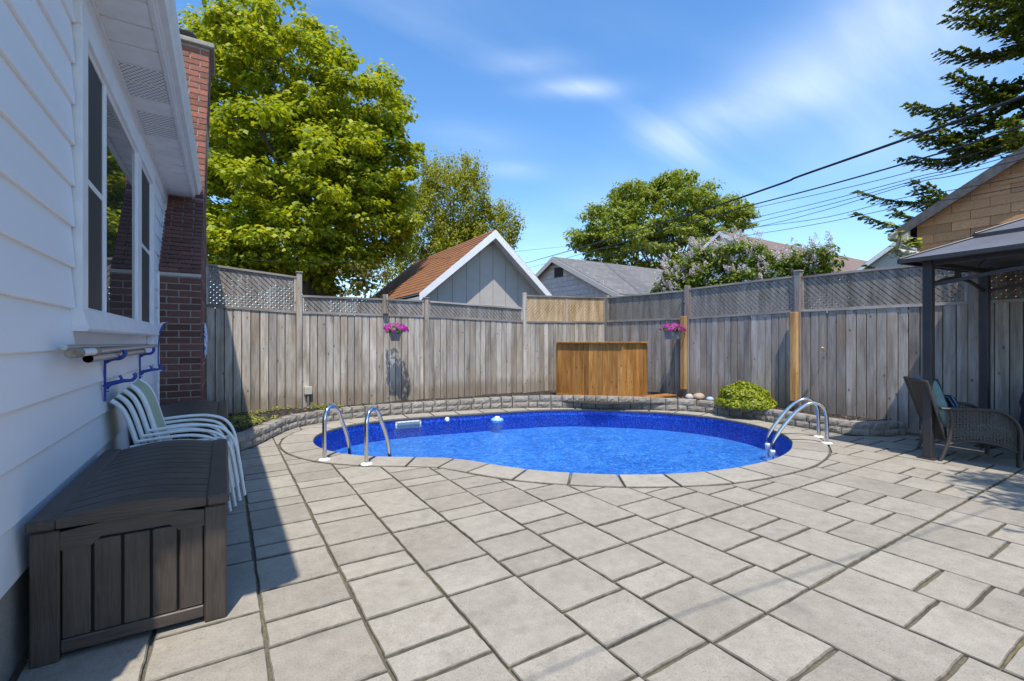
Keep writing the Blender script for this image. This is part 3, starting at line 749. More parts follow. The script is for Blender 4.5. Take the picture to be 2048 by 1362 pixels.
def build_mulch():
    V = []; Fs = []
    pts = bed_points(4200, -.2, 8.6, 2.8, 9.1, .14)
    for x, y in pts:
        l, w = random.uniform(.012, .035), random.uniform(.004, .010); a = random.uniform(0, 6.28); ti = random.uniform(-.5, .5)
        z = bedz(x, y) + random.uniform(.014, .03); c, s = math.cos(a), math.sin(a); k = len(V); dz = l * math.sin(ti)
        for sx, sy, sz in ((-1, -1, 0), (1, -1, 0), (1, 1, 0), (-1, 1, 0), (0, 0, 1)):
            V.append((x + c * l * sx - s * w * sy, y + s * l * sx + c * w * sy, z + dz * sx + sz * .007))
        Fs += [(k, k + 1, k + 4), (k + 1, k + 2, k + 4), (k + 2, k + 3, k + 4), (k + 3, k, k + 4)]
    M = MAT('mulch chips'); g = M.n('ShaderNodeNewGeometry'); M.col(M.ramp(g.outputs['Random Per Island'], [(0, (0.012, 0.010, 0.009)), (0.6, (0.045, 0.035, 0.028)), (0.9, (0.10, 0.08, 0.06)), (1, (0.26, 0.22, 0.17))])).set(Roughness=.95)
    o = link('mulch', np_mesh('mulch', np.array(V), np.array(Fs), M.m)); tag(o, 'dark wood chip mulch covering the bed behind the retaining wall', 'mulch', kind='stuff')
build_mulch()

# ------------------------------------------------------------------ fences
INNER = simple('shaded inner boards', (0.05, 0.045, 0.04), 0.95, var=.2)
def clip_poly(poly, hp):
    for p, n in hp:
        poly = clip_half(poly, p, n)
        if len(poly) < 3: return []
    return poly
def lattice(parent, mapf, s0, s1, zb0, zb1, zt0, zt1, mat, flip=1, pitch=0.0835, w=0.0495):
    """two crossing layers of thin slats clipped to the opening; mapf(s, z, d) -> world"""
    hp = []
    c = [Vector((s0, zb0)), Vector((s1, zb1)), Vector((s1, zt1)), Vector((s0, zt0))]
    for i in range(4):
        a, b = c[i], c[(i + 1) % 4]; e = (b - a).normalized(); hp.append((a, Vector((-e.y, e.x))))
    b = MB()
    for layer, sg in ((0, -flip), (1, flip)):
        k = s0 - 1.2
        while k < s1 + 1.2:
            k += pitch * 1.05
            d = Vector((sg, 1)).normalized(); n = Vector((-d.y, d.x)); q = Vector((k, zb0 + .25)) + n * random.uniform(-.003, .003)
            poly = [q - d * 1.2 - n * w / 2, q + d * 1.2 - n * w / 2, q + d * 1.2 + n * w / 2, q - d * 1.2 + n * w / 2]
            ar = sum(poly[i - 1].x * poly[i].y - poly[i].x * poly[i - 1].y for i in range(4))
            if ar < 0: poly.reverse()
            poly = clip_poly(poly, hp)
            if len(poly) < 3: continue
            d0 = 0.004 + layer * 0.014; m = len(poly)
            vs = [mapf(p.x, p.y, d0) for p in poly] + [mapf(p.x, p.y, d0 + .0075) for p in poly]
            b.add(vs, [tuple(range(m - 1, -1, -1)), tuple(range(m, 2 * m))] + [(i, (i + 1) % m, m + (i + 1) % m, m + i) for i in range(m)])
    o = b.build('lattice_panel', mat, parent); o['kind'] = 'stuff'; return o
def beam(parent, name, mapf, s0, z0, s1, z1, h, d0, d1, mat):
    b = MB(); vs = []
    for (s, z) in ((s0, z0), (s1, z1)):
        for dz in (0, h):
            for d in (d0, d1): vs.append(mapf(s, z + dz, d))
    b.add(vs, [(0, 1, 3, 2), (4, 6, 7, 5), (0, 4, 5, 1), (2, 3, 7, 6), (0, 2, 6, 4), (1, 5, 7, 3)]); return b.build(name, mat, parent)
def fence(root, mapf, sections, posts, boardmat, railmat, O, bot, flip):
    for (s0, s1, r0, r1, t0, t1, lm, stile) in sections:
        s = s0
        while s < s1 - 0.02:
            w = min(random.uniform(.122, .146), s1 - s)
            if s1 - s - w < .05: w = s1 - s
            f = (s + w / 2 - s0) / (s1 - s0); top = r0 + (r1 - r0) * f
            zb = bot(s) + random.uniform(-.01, .012); off = random.uniform(-.003, .003); tilt = random.uniform(-.0015, .0015)
            b = MB(); g = .0055
            P = [mapf(s + g, zb, -.0 + off), mapf(s + w - g, zb, off), mapf(s + w - g, zb, .019 + off), mapf(s + g, zb, .019 + off)]
            c = (P[0] + P[1]) / 2; ed = .0035; vs = []
            prof = [(g, .005), (g + ed, 0), (w - g - ed, 0), (w - g, .005), (w - g, .019), (g, .019)]
            for z in (zb, top):
                for (a, d) in prof: vs.append(mapf(s + a + tilt * (z - zb), z, d + off) - Vector((c.x, c.y, zb)))
            fs = [(i, (i + 1) % 6, 6 + (i + 1) % 6, 6 + i) for i in range(6)] + [tuple(range(5, -1, -1)), tuple(range(6, 12))]
            b.add(vs, fs); b.build('board', boardmat, root, Vector((c.x, c.y, zb)) - O)
            s += w
        beam(root, 'rail', lambda a, z, d: mapf(a, z, d) - O, s0, r0 - .012, s1, r1 - .012, .042, -.016, .045, railmat)
        beam(root, 'cap_rail', lambda a, z, d: mapf(a, z, d) - O, s0, t0 - .035, s1, t1 - .035, .035, -.022, .05, railmat)
        beam(root, 'back_rail', lambda a, z, d: mapf(a, z, d) - O, s0, .55, s1, .55, .09, .0305, .06, railmat)
        if stile:
            for q in stile:
                beam(root, 'stile', lambda a, z, d: mapf(a, z, d) - O, q - .03, r0 + .03, q + .03, r0 + .03, t0 - r0 - .065, -.018, .03, boardmat)
        for q in (s0 + .018, s1 - .018):
            f = (q - s0) / (s1 - s0); beam(root, 'stile', lambda a, z, d: mapf(a, z, d) - O, q - .018, r0 + (r1 - r0) * f + .03, q + .018, r0 + (r1 - r0) * f + .03, (t0 + (t1 - t0) * f) - (r0 + (r1 - r0) * f) - .066, -.012, .03, boardmat)
        if lm is not None: lattice(root, lambda a, z, d: mapf(a, z, d) - O, s0 + .034, s1 - .034, r0 + .03, r1 + .03, t0 - .035, t1 - .035, lm, -flip if lm is LATT2 else flip)
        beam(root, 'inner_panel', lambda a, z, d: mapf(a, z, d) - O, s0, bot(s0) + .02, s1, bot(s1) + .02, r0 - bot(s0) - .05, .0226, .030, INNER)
    for (s, zb, zt, w, cap) in posts:
        b = MB(); lo, hi = mapf(s - w / 2, zb, -.05), mapf(s + w / 2, zt, w - .05)
        c = (lo + hi) / 2
        a = [min(lo[i], hi[i]) for i in range(3)]; e = [max(lo[i], hi[i]) for i in range(3)]; cc = Vector(((a[0] + e[0]) / 2, (a[1] + e[1]) / 2, zb))
        b.bbox(Vector(a) - cc, Vector(e) - cc, .006)
        p = b.build('post', boardmat, root, cc - O)
        if cap:
            MB().bbox((-w / 2 - .014, -w / 2 - .014, zt - zb + .001), (w / 2 + .014, w / 2 + .014, zt - zb + .024), .006).build('post_cap', railmat, p)
bO = Vector((-.25, fence_y, 0))
back_fence = tag(empty('back_fence', bO), 'weathered grey cedar fence with lattice top running behind the pool from the chimney', 'fence')
bmap = lambda s, z, d: Vector((s, fence_y + d, z))
fence(back_fence, bmap, [(-.252, 1.105, 1.965, 1.90, 2.67, 2.556, LATT, None), (1.20, 3.53, 1.90, 1.895, 2.225, 2.24, LATT, [2.69]),
                         (3.63, 5.985, 1.895, 1.84, 2.235, 2.17, LATT, None), (6.075, 8.60, 1.835, 1.875, 2.48, 2.555, LATT2, [7.31])],
      [(1.152, .05, 2.62, .092, 1), (3.58, .05, 2.275, .092, 1), (6.03, .05, 2.53, .085, 0), (8.69, .05, 2.60, .09, 0)], WOOD, WOODH, bO,
      lambda s: .10 + .05 * min(1, max(0, s / 2)), 1)
rO = Vector((fence_x, 4.5, 0))
right_fence = tag(empty('right_fence', rO), 'weathered grey cedar fence with lattice top along the right side behind the gazebo', 'fence')
rmap = lambda s, z, d: Vector((fence_x + d, -s, z))
fence(right_fence, rmap, [(-9.08, -6.63, 1.90, 1.875, 2.555, 2.515, LATT, None), (-6.52, -4.315, 1.875, 1.915, 2.54, 2.56, LATT, None), (-4.21, -2.06, 1.915, 1.91, 2.535, 2.52, LATT, None),
                          (-1.94, .6, 1.91, 1.90, 2.52, 2.50, LATT, None)],
      [(-6.576, .05, 2.60, .095, 0), (-4.263, .05, 2.62, .098, 1), (-2.0, .02, 2.55, .1, 0), (.65, .02, 2.55, .1, 0)], WOODR, WOODHY, rO,
      lambda s: .14 if s < -3 else .03, 1)
# fresh timber sleeves screwed to two posts
for i, (y, zt, lab) in enumerate([(6.60, 1.93, 'fresh orange cedar post half screwed to the fence beside the hanging basket'), (4.285, 1.90, 'fresh orange cedar post half screwed to the fence right of the golden shrub')]):
    o = MB().bbox((-.045, -.055, 0), (.045, .055, zt - .33), .006).build('post_sleeve', NEWPOST, right_fence, Vector((fence_x - .10, y, .33)) - rO); o['label'] = 'fresh orange timber sleeve on the grey post'
    MB().bbox((-.05, -.05, 0), (.04, .05, .20), .02).build('burnt_post_foot', simple('dark post foot', (0.035, 0.03, 0.026), 0.9), right_fence, Vector((fence_x - .10, y, .13)) - rO)
# bracket post block on back fence top
b = MB().bbox((-.045, -.03, 0), (.045, .05, .38), .006); b.build('bracket_block', WOOD, back_fence, Vector((2.71, fence_y - .055, 1.93)) - bO)

# ------------------------------------------------------------------ our house on the left
house = tag(empty('house', (-.76, 4.5, 0)), 'white clapboard house wall with big window, soffit and brick chimney at the left', 'house'); HO = Vector((-.76, 4.5, 0))
HY0, HY1 = 1.40, 12.0; WY0 = 1.63
def hb(name, lo, hi, mat, bev=0.0, parent=None):
    c = Vector([(lo[i] + hi[i]) / 2 for i in range(3)]); b = MB(); f = b.bbox if bev else b.box
    a = (Vector(lo) - c, Vector(hi) - c)
    (b.bbox(a[0], a[1], bev) if bev else b.box(a[0], a[1]))
    p = parent or house; off = HO if p is house else HO
    return b.build(name, mat, p, c - HO)
def build_house():
    hb('foundation', (-7.0, WY0 + .01, -.3), (-.762, HY1, .41), CONC)
    hb('wall_core', (-7.0, WY0 + .02, .41), (-.79, HY1, 3.62), SIDING)
    z = .395; dz = 0.2378
    wy0, wy1, wz0, wz1 = 3.63, 7.04, 1.455, 3.42
    while z < 3.60:
        top = min(z + dz + .012, 3.618)
        spans = [(WY0, HY1)]
        if top > wz0 and z < wz1: spans = [(WY0, wy0), (wy1, HY1)]
        for (a, c) in spans:
            prof = [(-.785, z), (-.737, z), (-.734, z + .006), (-.754, top), (-.785, top)]
            cz = Vector((-.76, (a + c) / 2, z)); b = MB(); b.extrude([(x - cz.x, zz - cz.z) for x, zz in prof], 'Y', a - cz.y, c - cz.y); b.build('siding_plank', SIDING, house, cz - HO)
        z += dz
    # window ------------------------------------------------
    win = empty('window', Vector((-.72, 5.33, 1.46)) - HO); win.parent = house; WO = Vector((-.72, 5.33, 1.46))
    def wb(name, lo, hi, mat, bev=.004, parent=win):
        c = Vector([(lo[i] + hi[i]) / 2 for i in range(3)]); b = MB(); b.bbox(Vector(lo) - c, Vector(hi) - c, bev); return b.build(name, mat, parent, c - WO)
    Y0, Y1 = 3.64, 7.03
    wb('casing', (-.79, Y0, 1.53), (-.706, Y0 + .14, 3.40), WHITE); wb('casing', (-.79, Y1 - .14, 1.53), (-.706, Y1, 3.40), WHITE)
    wb('casing', (-.79, Y0 - .012, 3.26), (-.708, Y1 + .012, 3.425), WHITE)
    b = MB(); pr = [(-.79, 1.455), (-.68, 1.455), (-.67, 1.47), (-.70, 1.585), (-.79, 1.60)]
    b.extrude([(x + .72, z - 1.46) for x, z in pr], 'Y', Y0 - .035 - 5.33, Y1 + .035 - 5.33); b.build('sill', WHITE, win)
    lights = [(3.785, 4.40, True), (4.432, 5.82, False), (6.07, 6.885, True)]
    wb('mullion', (-.79, 4.40, 1.58), (-.728, 4.432, 3.27), WHITE); wb('mullion', (-.79, 5.82, 1.58), (-.720, 6.07, 3.27), WHITE)
    for (a, c, hung) in lights:
        t = .034
        for lo, hi in (((-.775, a, 1.575), (-.732, c, 1.575 + t)), ((-.775, a, 3.27 - t), (-.732, c, 3.27)), ((-.775, a, 1.575 + t), (-.732, a + t, 3.27 - t)), ((-.775, c - t, 1.575 + t), (-.732, c, 3.27 - t))):
            wb('sash_frame', lo, hi, WHITE, .005)
        p = wb('pane', (-.772, a + t, 1.575 + t), (-.743, c - t, 3.27 - t), SCREEN if hung else PANE, .001)
        if hung: wb('meeting_rail', (-.775, a + t, 2.40), (-.738, c - t, 2.44), WHITE, .004)
    # eaves --------------------------------------------------
    EY1 = 8.70; y = HY0
    vents = set()
    vy = [onZ(262, 140, 3.62).y, onZ(270, 172, 3.62).y, onZ(306, 236, 3.62).y, onZ(312, 258, 3.62).y]
    k = 0; step = .305
    while y < EY1 - .01:
        c = min(y + step, EY1); v = any(y <= q < c for q in vy)
        prof = [(y + .007, 3.622), (y + .011, 3.613), (c - .011, 3.613), (c - .007, 3.622), (c - .007, 3.632), (y + .007, 3.632)]
        m = Vector((-.57, (y + c) / 2, 3.62)); b = MB(); b.extrude([(yy - m.y, zz - m.z) for yy, zz in prof], 'X', -.735 - m.x, -.398 - m.x)
        b.build('soffit_panel', VENT if v else SOFFIT, house, m - HO); y = c
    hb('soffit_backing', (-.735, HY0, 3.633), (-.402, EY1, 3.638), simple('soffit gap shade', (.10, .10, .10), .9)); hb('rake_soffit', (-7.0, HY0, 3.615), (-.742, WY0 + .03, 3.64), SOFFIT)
    hb('frieze_trim', (-.745, WY0, 3.585), (-.715, EY1, 3.613), WHITE, .004); hb('frieze_board', (-.752, WY0, 3.44), (-.728, EY1, 3.584), WHITE, .004)
    hb('soffit_channel', (-.425, HY0, 3.600), (-.391, EY1, 3.6145), WHITE, .003)
    hb('fascia', (-.400, HY0, 3.633), (-.376, EY1, 3.82), WHITE, .003)
    gp = [(-.3755, 3.665), (-.335, 3.665), (-.322, 3.70), (-.300, 3.735), (-.292, 3.79), (-.300, 3.80), (-.308, 3.795), (-.310, 3.745), (-.332, 3.71), (-.345, 3.68), (-.370, 3.68), (-.370, 3.80), (-.3755, 3.80)]
    b = MB(); b.extrude([(x + .76, z) for x, z in gp], 'Y', HY0 - 4.5, EY1 - 4.5 - .003); b.build('gutter', WHITE, house)
    RS = simple('grey roof shingles', (0.12, 0.115, 0.11), 0.95, var=.3, nscale=60)
    for (a, c, x1) in ((HY0, EY1, -.36), (EY1, 9.50, -.80), (9.50, HY1, -.36)):
        sl = .36; zz = lambda x: 3.81 + (-.36 - x) * sl
        b = MB(); b.extrude([(x1 + .76, zz(x1)), (x1 + .76, zz(x1) + .03), (-3.6 + .76, zz(-3.6) + .03), (-7.4 + .76, zz(-3.6) + .03 - 3.8 * sl), (-7.4 + .76, zz(-3.6) - 3.8 * sl), (-3.6 + .76, zz(-3.6))], 'Y', a - 4.5, c - 4.5); b.build('roof', RS, house)
    b = MB(); b.add([(-.42, HY0 + .004, 3.64), (-7.0, HY0 + .004, 3.64), (-3.6, HY0 + .004, 4.97)], [(0, 1, 2)]); b.v = [tuple(Vector(p) - HO) for p in b.v]; b.build('gable_wall', SIDING, house)
    # corner trim at the chimney following the shoulder
    # chimney -------------------------------------------------
    ch = empty('chimney', Vector((-.5, 8.2, 0)) - HO); ch.parent = house; CO = Vector((-.5, 8.2, 0))
    X0, X1 = -.745, -.262
    yb, ys = 7.655, 8.71; zs0, zs1 = 2.285, 3.60; ztop = 6.0
    lean = lambda z: max(0, z - 3.6) * .031
    core = MB(); CM = core_mat()
    def quadbox(y0a, y0b, z0, y1a, y1b, z1, l0=0, l1=0):
        i = .012
        core.add([(X0 + i + l0, y0a + i, z0), (X1 - .004 + l0, y0a + i, z0), (X1 - .004 + l0, y0b, z0), (X0 + i + l0, y0b, z0),
                  (X0 + i + l1, y1a + i, z1), (X1 - .004 + l1, y1a + i, z1), (X1 - .004 + l1, y1b, z1), (X0 + i + l1, y1b, z1)],
                 [(3, 2, 1, 0), (4, 5, 6, 7), (0, 1, 5, 4), (1, 2, 6, 5), (2, 3, 7, 6), (3, 0, 4, 7)])
    quadbox(yb, 10.4, 0, yb, 10.4, zs0); quadbox(yb, 10.4, zs0, ys, 9.5, zs1); quadbox(ys, 9.5, zs1, ys, 9.5, ztop, 0, lean(ztop))
    for i in range(len(core.v)): core.v[i] = tuple(Vector(core.v[i]) - CO)
    core_o = core.build('mortar_core', MORTAR, ch)
    b = MB()
    # brickwork of the side facing the yard
    for (ya, yb_, z0, yc, yd, z1, l0, l1) in ((yb, 10.4, 0, yb, 10.4, zs0, 0, 0), (yb, 10.4, zs0, ys, 9.5, zs1, 0, 0), (ys, 9.5, zs1, ys, 9.5, ztop, 0, lean(ztop))):
        b.add([Vector((X1 + .002 + l0, ya + .006, z0)) - CO, Vector((X1 + .002 + l0, yb_, z0)) - CO, Vector((X1 + .002 + l1, yd, z1)) - CO, Vector((X1 + .002 + l1, yc + .006, z1)) - CO], [(0, 1, 2, 3)])
    b.build('side_brickwork', CM, ch)
    H = .0905; cache = {}
    def brick(x0, x1, y, z, hh, mat, rx=0.0, dx=0.0):
        w = round(x1 - x0 - .017, 3); key = (w, round(hh, 3), mat.name)
        if key not in cache:
            m = MB(); m.bbox((-w / 2, 0, 0), (w / 2, .07, hh - .016), .004); cache[key] = m.mesh('brick', mat)
        o = link('brick', cache[key], ch, Vector(((x0 + x1) / 2 + dx, y, z)) - CO, (rx + random.uniform(-.006, .006), 0, random.uniform(-.008, .008)))
    def course(i, y, z, hh, mat, rx=0., dx=0.):
        W = X1 - X0
        cuts = [0, .23, W] if i % 2 == 0 else [0, .095, .36, W]
        for a, c in zip(cuts[:-1], cuts[1:]): brick(X0 + a, X0 + c, y, z, hh, mat, rx, dx)
    i = 0; z = 0.004
    while z + H <= zs0 + .01: course(i, yb, z, H, BRICK); z += H; i += 1
    o = MB().bbox((X0 - .0, yb - .004, z), (X1, yb + .06, z + .045), .004); o.v = [tuple(Vector(p) - CO) for p in o.v]; o.build('stone_band', simple('pale band', (0.42, 0.39, 0.34), .9, var=.15), ch)
    ang = math.atan2(ys - yb, zs1 - zs0 - .04); Ls = math.hypot(ys - yb, zs1 - zs0 - .04); n = 19; hs = Ls / n
    for k in range(n):
        f = k / n; course(k, yb + (ys - yb) * f, zs0 + .045 + (zs1 - zs0 - .04) * f, hs, BRICK, -ang)
    z = zs1 + .02; i = 0
    while z + H < ztop: course(i, ys, z, H, BRICK2 if z > 3.62 else BRICK, 0, lean(z)); z += H; i += 1
    cx = lean(ztop)
    b = MB(); b.bbox((X0 - .06 + cx, ys - .06, ztop), (X1 + .06 + cx, 9.56, ztop + .075), .012); b.bbox((X0 + .01 + cx, ys + .03, ztop + .075), (X1 - .01 + cx, 9.48, ztop + .12), .02)
    b.v = [tuple(Vector(p) - CO) for p in b.v]; b.build('cap_slab', MORTAR, ch)
    MB().lathe([(.09, 0), (.09, .1), (.15, .1), (.17, .135), (.15, .16), (.05, .185), (0, .19)], 20, (X0 + .14 + cx - CO.x, ys + .28 - CO.y, ztop + .12)).build('flue_cap', simple('dark flue cap', (.05, .055, .06), .4, .5), ch)
    hb('corner_trim', (-.752, yb - .016, .4), (-.722, yb - .004, zs0 + .02), WHITE, .003)
    t = MB(); t.extrude([(yb - .014, zs0), (yb + .004, zs0), (ys + .0, zs1 - .01), (ys - .018, zs1 - .01)], 'X', -.752, -.722); t.v = [tuple(Vector(p) - HO) for p in t.v]; t.build('corner_trim', WHITE, house)
build_house()

# ornament on the chimney flank
def mosaic():
    M = MAT('blue mosaic glass'); v = M.coords(rand=False); vo = M.n('ShaderNodeTexVoronoi'); vo.inputs['Scale'].default_value = 28; M.L.new(v, vo.inputs[0])
    M.col(M.ramp(vo.outputs['Color'], [(0.2, (0.05, 0.14, 0.4)), (0.5, (0.25, 0.45, 0.75)), (0.8, (0.7, 0.78, 0.85))])).set(Roughness=.25); return M.m
orn = MB(); orn.lathe([(0, -.008), (.26, -.008), (.285, .0), (.26, .012), (.15, .03), (0, .035)], 28)
oo = orn.build('wall_ornament', mosaic()); oo.location = (-.245, 8.35, 1.40); oo.rotation_euler = (0, R(90), 0); oo.scale = (1.0, .45, 1.0)
tag(oo, 'pale blue speckled oval ornament hanging on the chimney side', 'ornament')

# ------------------------------------------------------------------ deck boxes
def deck_box():
    W, L, H = .715, 1.52, .575
    r = empty('deck_box')
    for x in (0, W - .095):
        for y in (0, L - .095):
            b = MB(); b.bbox((-.0475, -.0475, 0), (.0475, .0475, H), .006); b.build('corner_post', RESIN_Z, r, (x + .0475, y + .0475, 0))
    # ends: five planks, rails and a grip
    for (y, sg) in ((.022, 1), (L - .022, -1)):
        x0, x1 = .0955, W - .0955; n = 5; w = (x1 - x0) / n
        for k in range(n):
            b = MB(); b.bbox((-(w / 2 - .005), -.009, 0), (w / 2 - .005, .009, H - .16), .004); b.build('end_plank', RESIN_Z, r, (x0 + w * (k + .5), y, .09))
        MB().box((x0, -.003, .06), (x1, .003, H - .01)).build('end_backing', BLACK, r, (0, y + .012 * sg, 0))
        MB().bbox((x0 + .0005, -.016, 0), (x1 - .0005, .012, .058), .005).build('end_rail', RESIN_X, r, (0, y, .03))
        b = MB(); zt = H - .012; m = W / 2; zl = H - .092
        pts = [(x0 + .0005, zl), (m - .16, zl), (m - .125, zl + .034), (m + .125, zl + .034), (m + .16, zl), (x1 - .0005, zl)]
        N = 12; top = [(x1 - .0005 - (x1 - x0 - .001) * i / N, zt + .022 * math.sin(math.pi * i / N)) for i in range(N + 1)]
        b.extrude(pts + top, 'Y', -.016, .012)
        # profile above is in X-Z, extruded along Y
        b.build('arched_rail', RESIN_X, r, (0, y, 0))
    for (x, sg) in ((.022, 1), (W - .022, -1)):
        y0, y1 = .0955, L - .0955; n = 9; w = (y1 - y0) / n
        for k in range(n):
            MB().bbox((-.009, -(w / 2 - .005), 0), (.009, w / 2 - .005, H - .16), .004).build('side_plank', RESIN_Z, r, (x, y0 + w * (k + .5), .09))
        MB().box((-.003, y0, .06), (.003, y1, H - .01)).build('side_backing', BLACK, r, (x + .012 * sg, 0, 0))
        MB().bbox((-.014, y0 + .0005, 0), (.014, y1 - .0005, .058), .005).build('side_rail', RESIN_Y, r, (x, 0, .03))
        MB().bbox((-.014, y0 + .0005, 0), (.014, y1 - .0005, .085), .005).build('side_rail', RESIN_Y, r, (x, 0, H - .095))
    lid = empty('lid'); lid.parent = r; lid.location = (0, 0, H + .004)
    for x in (-.012, W - .098 + .012):
        MB().bbox((0, -.012, 0), (.098, L + .012, .05), .01).build('lid_border', RESIN_Y, lid, (x, 0, 0))
    x0, x1 = .0865, W - .0865; N = 12
    arc = lambda f: .036 * math.sin(math.pi * f)
    n = 12; y = -.010; st = (L + .02) / n
    for k in range(n):
        for (ya, yb, dz) in ((y, y + st - .010, 0), (y + st - .010, y + st, -.007)):
            if k == n - 1 and dz: continue
            prof = [(x0, .006), (x1, .006)] + [(x1 - (x1 - x0) * i / N, .042 + dz + arc(i / N)) for i in range(N + 1)]
            b = MB(); m = (ya + yb) / 2; b.extrude(prof, 'Y', ya - m, yb - m); b.build('lid_slat' if not dz else 'lid_groove', RESIN_X, lid, (0, m, 0))
        y += st
    MB().box((.09, .02, -.004), (W - .09, L - .02, .004)).build('lid_underside', BLACK, lid)
    return r
box1 = deck_box(); box1.location = (-.703, 2.745, 0); tag(box1, 'dark brown resin deck storage box nearest the camera, in front of the stacked chairs', 'deck box', 'deck boxes along the house wall')
box2 = copy_tree(box1); box2.location = (-.69, 5.42, 0); tag(box2, 'dark brown resin deck storage box behind the stacked chairs, by the chimney', 'deck box', 'deck boxes along the house wall')

# ------------------------------------------------------------------ stacked sling chairs (local +X faces away from the wall)
def sling_chair():
    r = empty('patio_chair'); hw = .285; tr = .0125
    for sy in (-1, 1):
        y = sy * hw
        arm = catmull([(.70, y, 0), (.672, y, .20), (.635, y, .43), (.565, y, .555), (.45, y, .606), (.30, y, .618), (.06, y, .602)], 6)
        MB().tube(arm, tr, 10).build('arm_and_front_leg', WTUBE, r)
        yb = sy * (hw - .045)
        back = catmull([(.60, yb, .40), (.40, yb, .395), (.22, yb, .39), (.155, yb, .42), (.10, yb, .60), (.045, yb, .80), (.0, yb, .90), (-.055, yb, .955)], 6)
        MB().tube(back, .0175, 10).build('back_and_seat_rail', WTUBE, r)
        leg = catmull([(.36, yb, .385), (.20, yb, .30), (.08, yb, .12), (.03, yb, .0)], 5)
        MB().tube(leg, tr, 10).build('rear_leg', WTUBE, r)
    MB().tube([(.60, -hw + .04, .40), (.60, hw - .04, .40)], tr, 8).build('front_crossbar', WTUBE, r)
    MB().tube([(.655, -hw, .30), (.655, hw, .30)], .010, 8).build('leg_crossbar', WTUBE, r)
    P = catmull([(.60, 0, .41), (.40, 0, .392), (.24, 0, .385), (.165, 0, .42), (.108, 0, .60), (.052, 0, .80), (.005, 0, .90), (-.06, 0, .960)], 5); w = hw - .045
    b = MB(); n = len(P); vs = []
    for dz in (0, .004):
        for p in P:
            for s in (-1, 0, 1): vs.append((p.x + dz, p.y + s * w, p.z + dz - (.012 if s == 0 else 0)))
    fs = []
    for i in range(n - 1):
        for j in range(2):
            q = i * 3 + j; fs.append((q, q + 1, q + 4, q + 3)); fs.append((q + 3 * n, q + 3 * n + 3, q + 3 * n + 4, q + 3 * n + 1))
    b.add(vs, fs, True); b.build('sling', SLING, r)
    return r
ch0 = sling_chair()
names = ['lowest', 'second from the bottom', 'third from the bottom', 'topmost']
for k in range(4):
    c = ch0 if k == 0 else copy_tree(ch0)
    c.location = (-.655 + .034 * k, 4.72 + .004 * k, .037 * k)
    tag(c, 'white tube patio chair with green sling, ' + names[k] + ' in the stack', 'patio chair', 'stacked patio chairs')

# ------------------------------------------------------------------ pool pole hooks, poles, brush on the wall
def hook():
    r = empty('pole_hook')
    def arcpts(cx, cz, rad, a0, a1, n=10): return [(cx + rad * math.cos(R(a0 + (a1 - a0) * i / n)), 0, cz + rad * math.sin(R(a0 + (a1 - a0) * i / n))) for i in range(n + 1)]
    MB().bbox((0, -.009, 0), (.014, .009, .37), .003).build('back_strip', BLUEP, r)
    MB().tube([(.008, 0, .285)] + [(.03, 0, .30), (.05, 0, .308)] + arcpts(.075, .352, .045, -100, 25), [.018] * 3 + [.015] * 11, 6).build('upper_cradle', BLUEP, r)
    MB().tube([(.008, 0, .10), (.03, 0, .125), (.07, 0, .135), (.11, 0, .145)] + arcpts(.145, .178, .033, -90, 40), [.024, .02, .017, .015] + [.013] * 11, 6).build('lower_cradle', BLUEP, r)
    MB().tube([(.10, 0, .14), (.098, 0, .165), (.088, 0, .185)], .010, 6).build('prong', BLUEP, r)
    MB().tube([(.01, 0, .07), (.03, 0, .074)], .004, 6).build('peg', BLUEP, r)
    return r
hk = hook(); hk.location = (-.736, 4.385, .96); tag(hk, 'blue plastic pole hook on the siding nearest the camera', 'hook', 'pole hooks')
hk2 = copy_tree(hk); hk2.location = (-.736, 6.02, .955); tag(hk2, 'blue plastic pole hook on the siding nearer the chimney', 'hook', 'pole hooks')
p1 = tag(empty('telescopic_pole', (-.65, 3.12, 1.335)), 'long silver telescopic pole with worn foam grip lying on the blue hooks', 'pole')
MB().tube([(0, .0, 0), (0.0, .17, 0)], .025, 12).build('foam_grip', FOAMG, p1); MB().tube([(0, .17, 0), (-.0, .47, .0)], .021, 12).build('grip_sleeve', WPLAST, p1)
MB().tube([(0, .47, 0), (0, .56, .0)], .024, 12).build('twist_collar', FOAMG, p1); MB().tube([(0, .55, 0), (.02, 3.25, .008)], .017, 12).build('tube', ALU, p1)
p2 = tag(empty('vacuum_pole', (-.668, 3.56, 1.295)), 'thick blue grey hollow pole lying below the telescopic pole on the hooks', 'pole')
MB().tube([(0, 0, 0), (0, 2.05, .004)], .025, 14, cap=False).build('tube', ALU, p2); MB().lathe([(0, 0), (.023, 0)], 14).build('bore', BLACK, p2).rotation_euler = (R(90), 0, 0)
bpy.data.objects[p2.children[-1].name].location = (0, .01, 0)
MB().tube([(0, 2.0, .004), (0, 2.10, .004)], .028, 12).build('end_cap', FOAMG, p2)
p3 = tag(empty('slim_pole', (-.700, 3.25, 1.365)), 'slim grey pole against the siding behind the other poles', 'pole'); MB().tube([(0, 0, 0), (.02, 2.9, -.012)], .014, 10).build('tube', ALU, p3)
br = tag(empty('pool_brush', (-.70, 7.22, 1.0)), 'curved blue and white pool brush head hung upright beside the chimney', 'pool brush')
crv = catmull([(.10, 0, .63), (.05, 0, .60), (.015, 0, .5), (.0, 0, .3), (.0, 0, .12), (.02, 0, .04), (.07, 0, .02)], 6)
MB().tube(crv, .014, 8).build('brush_back', BLUEP, br)
b = MB()
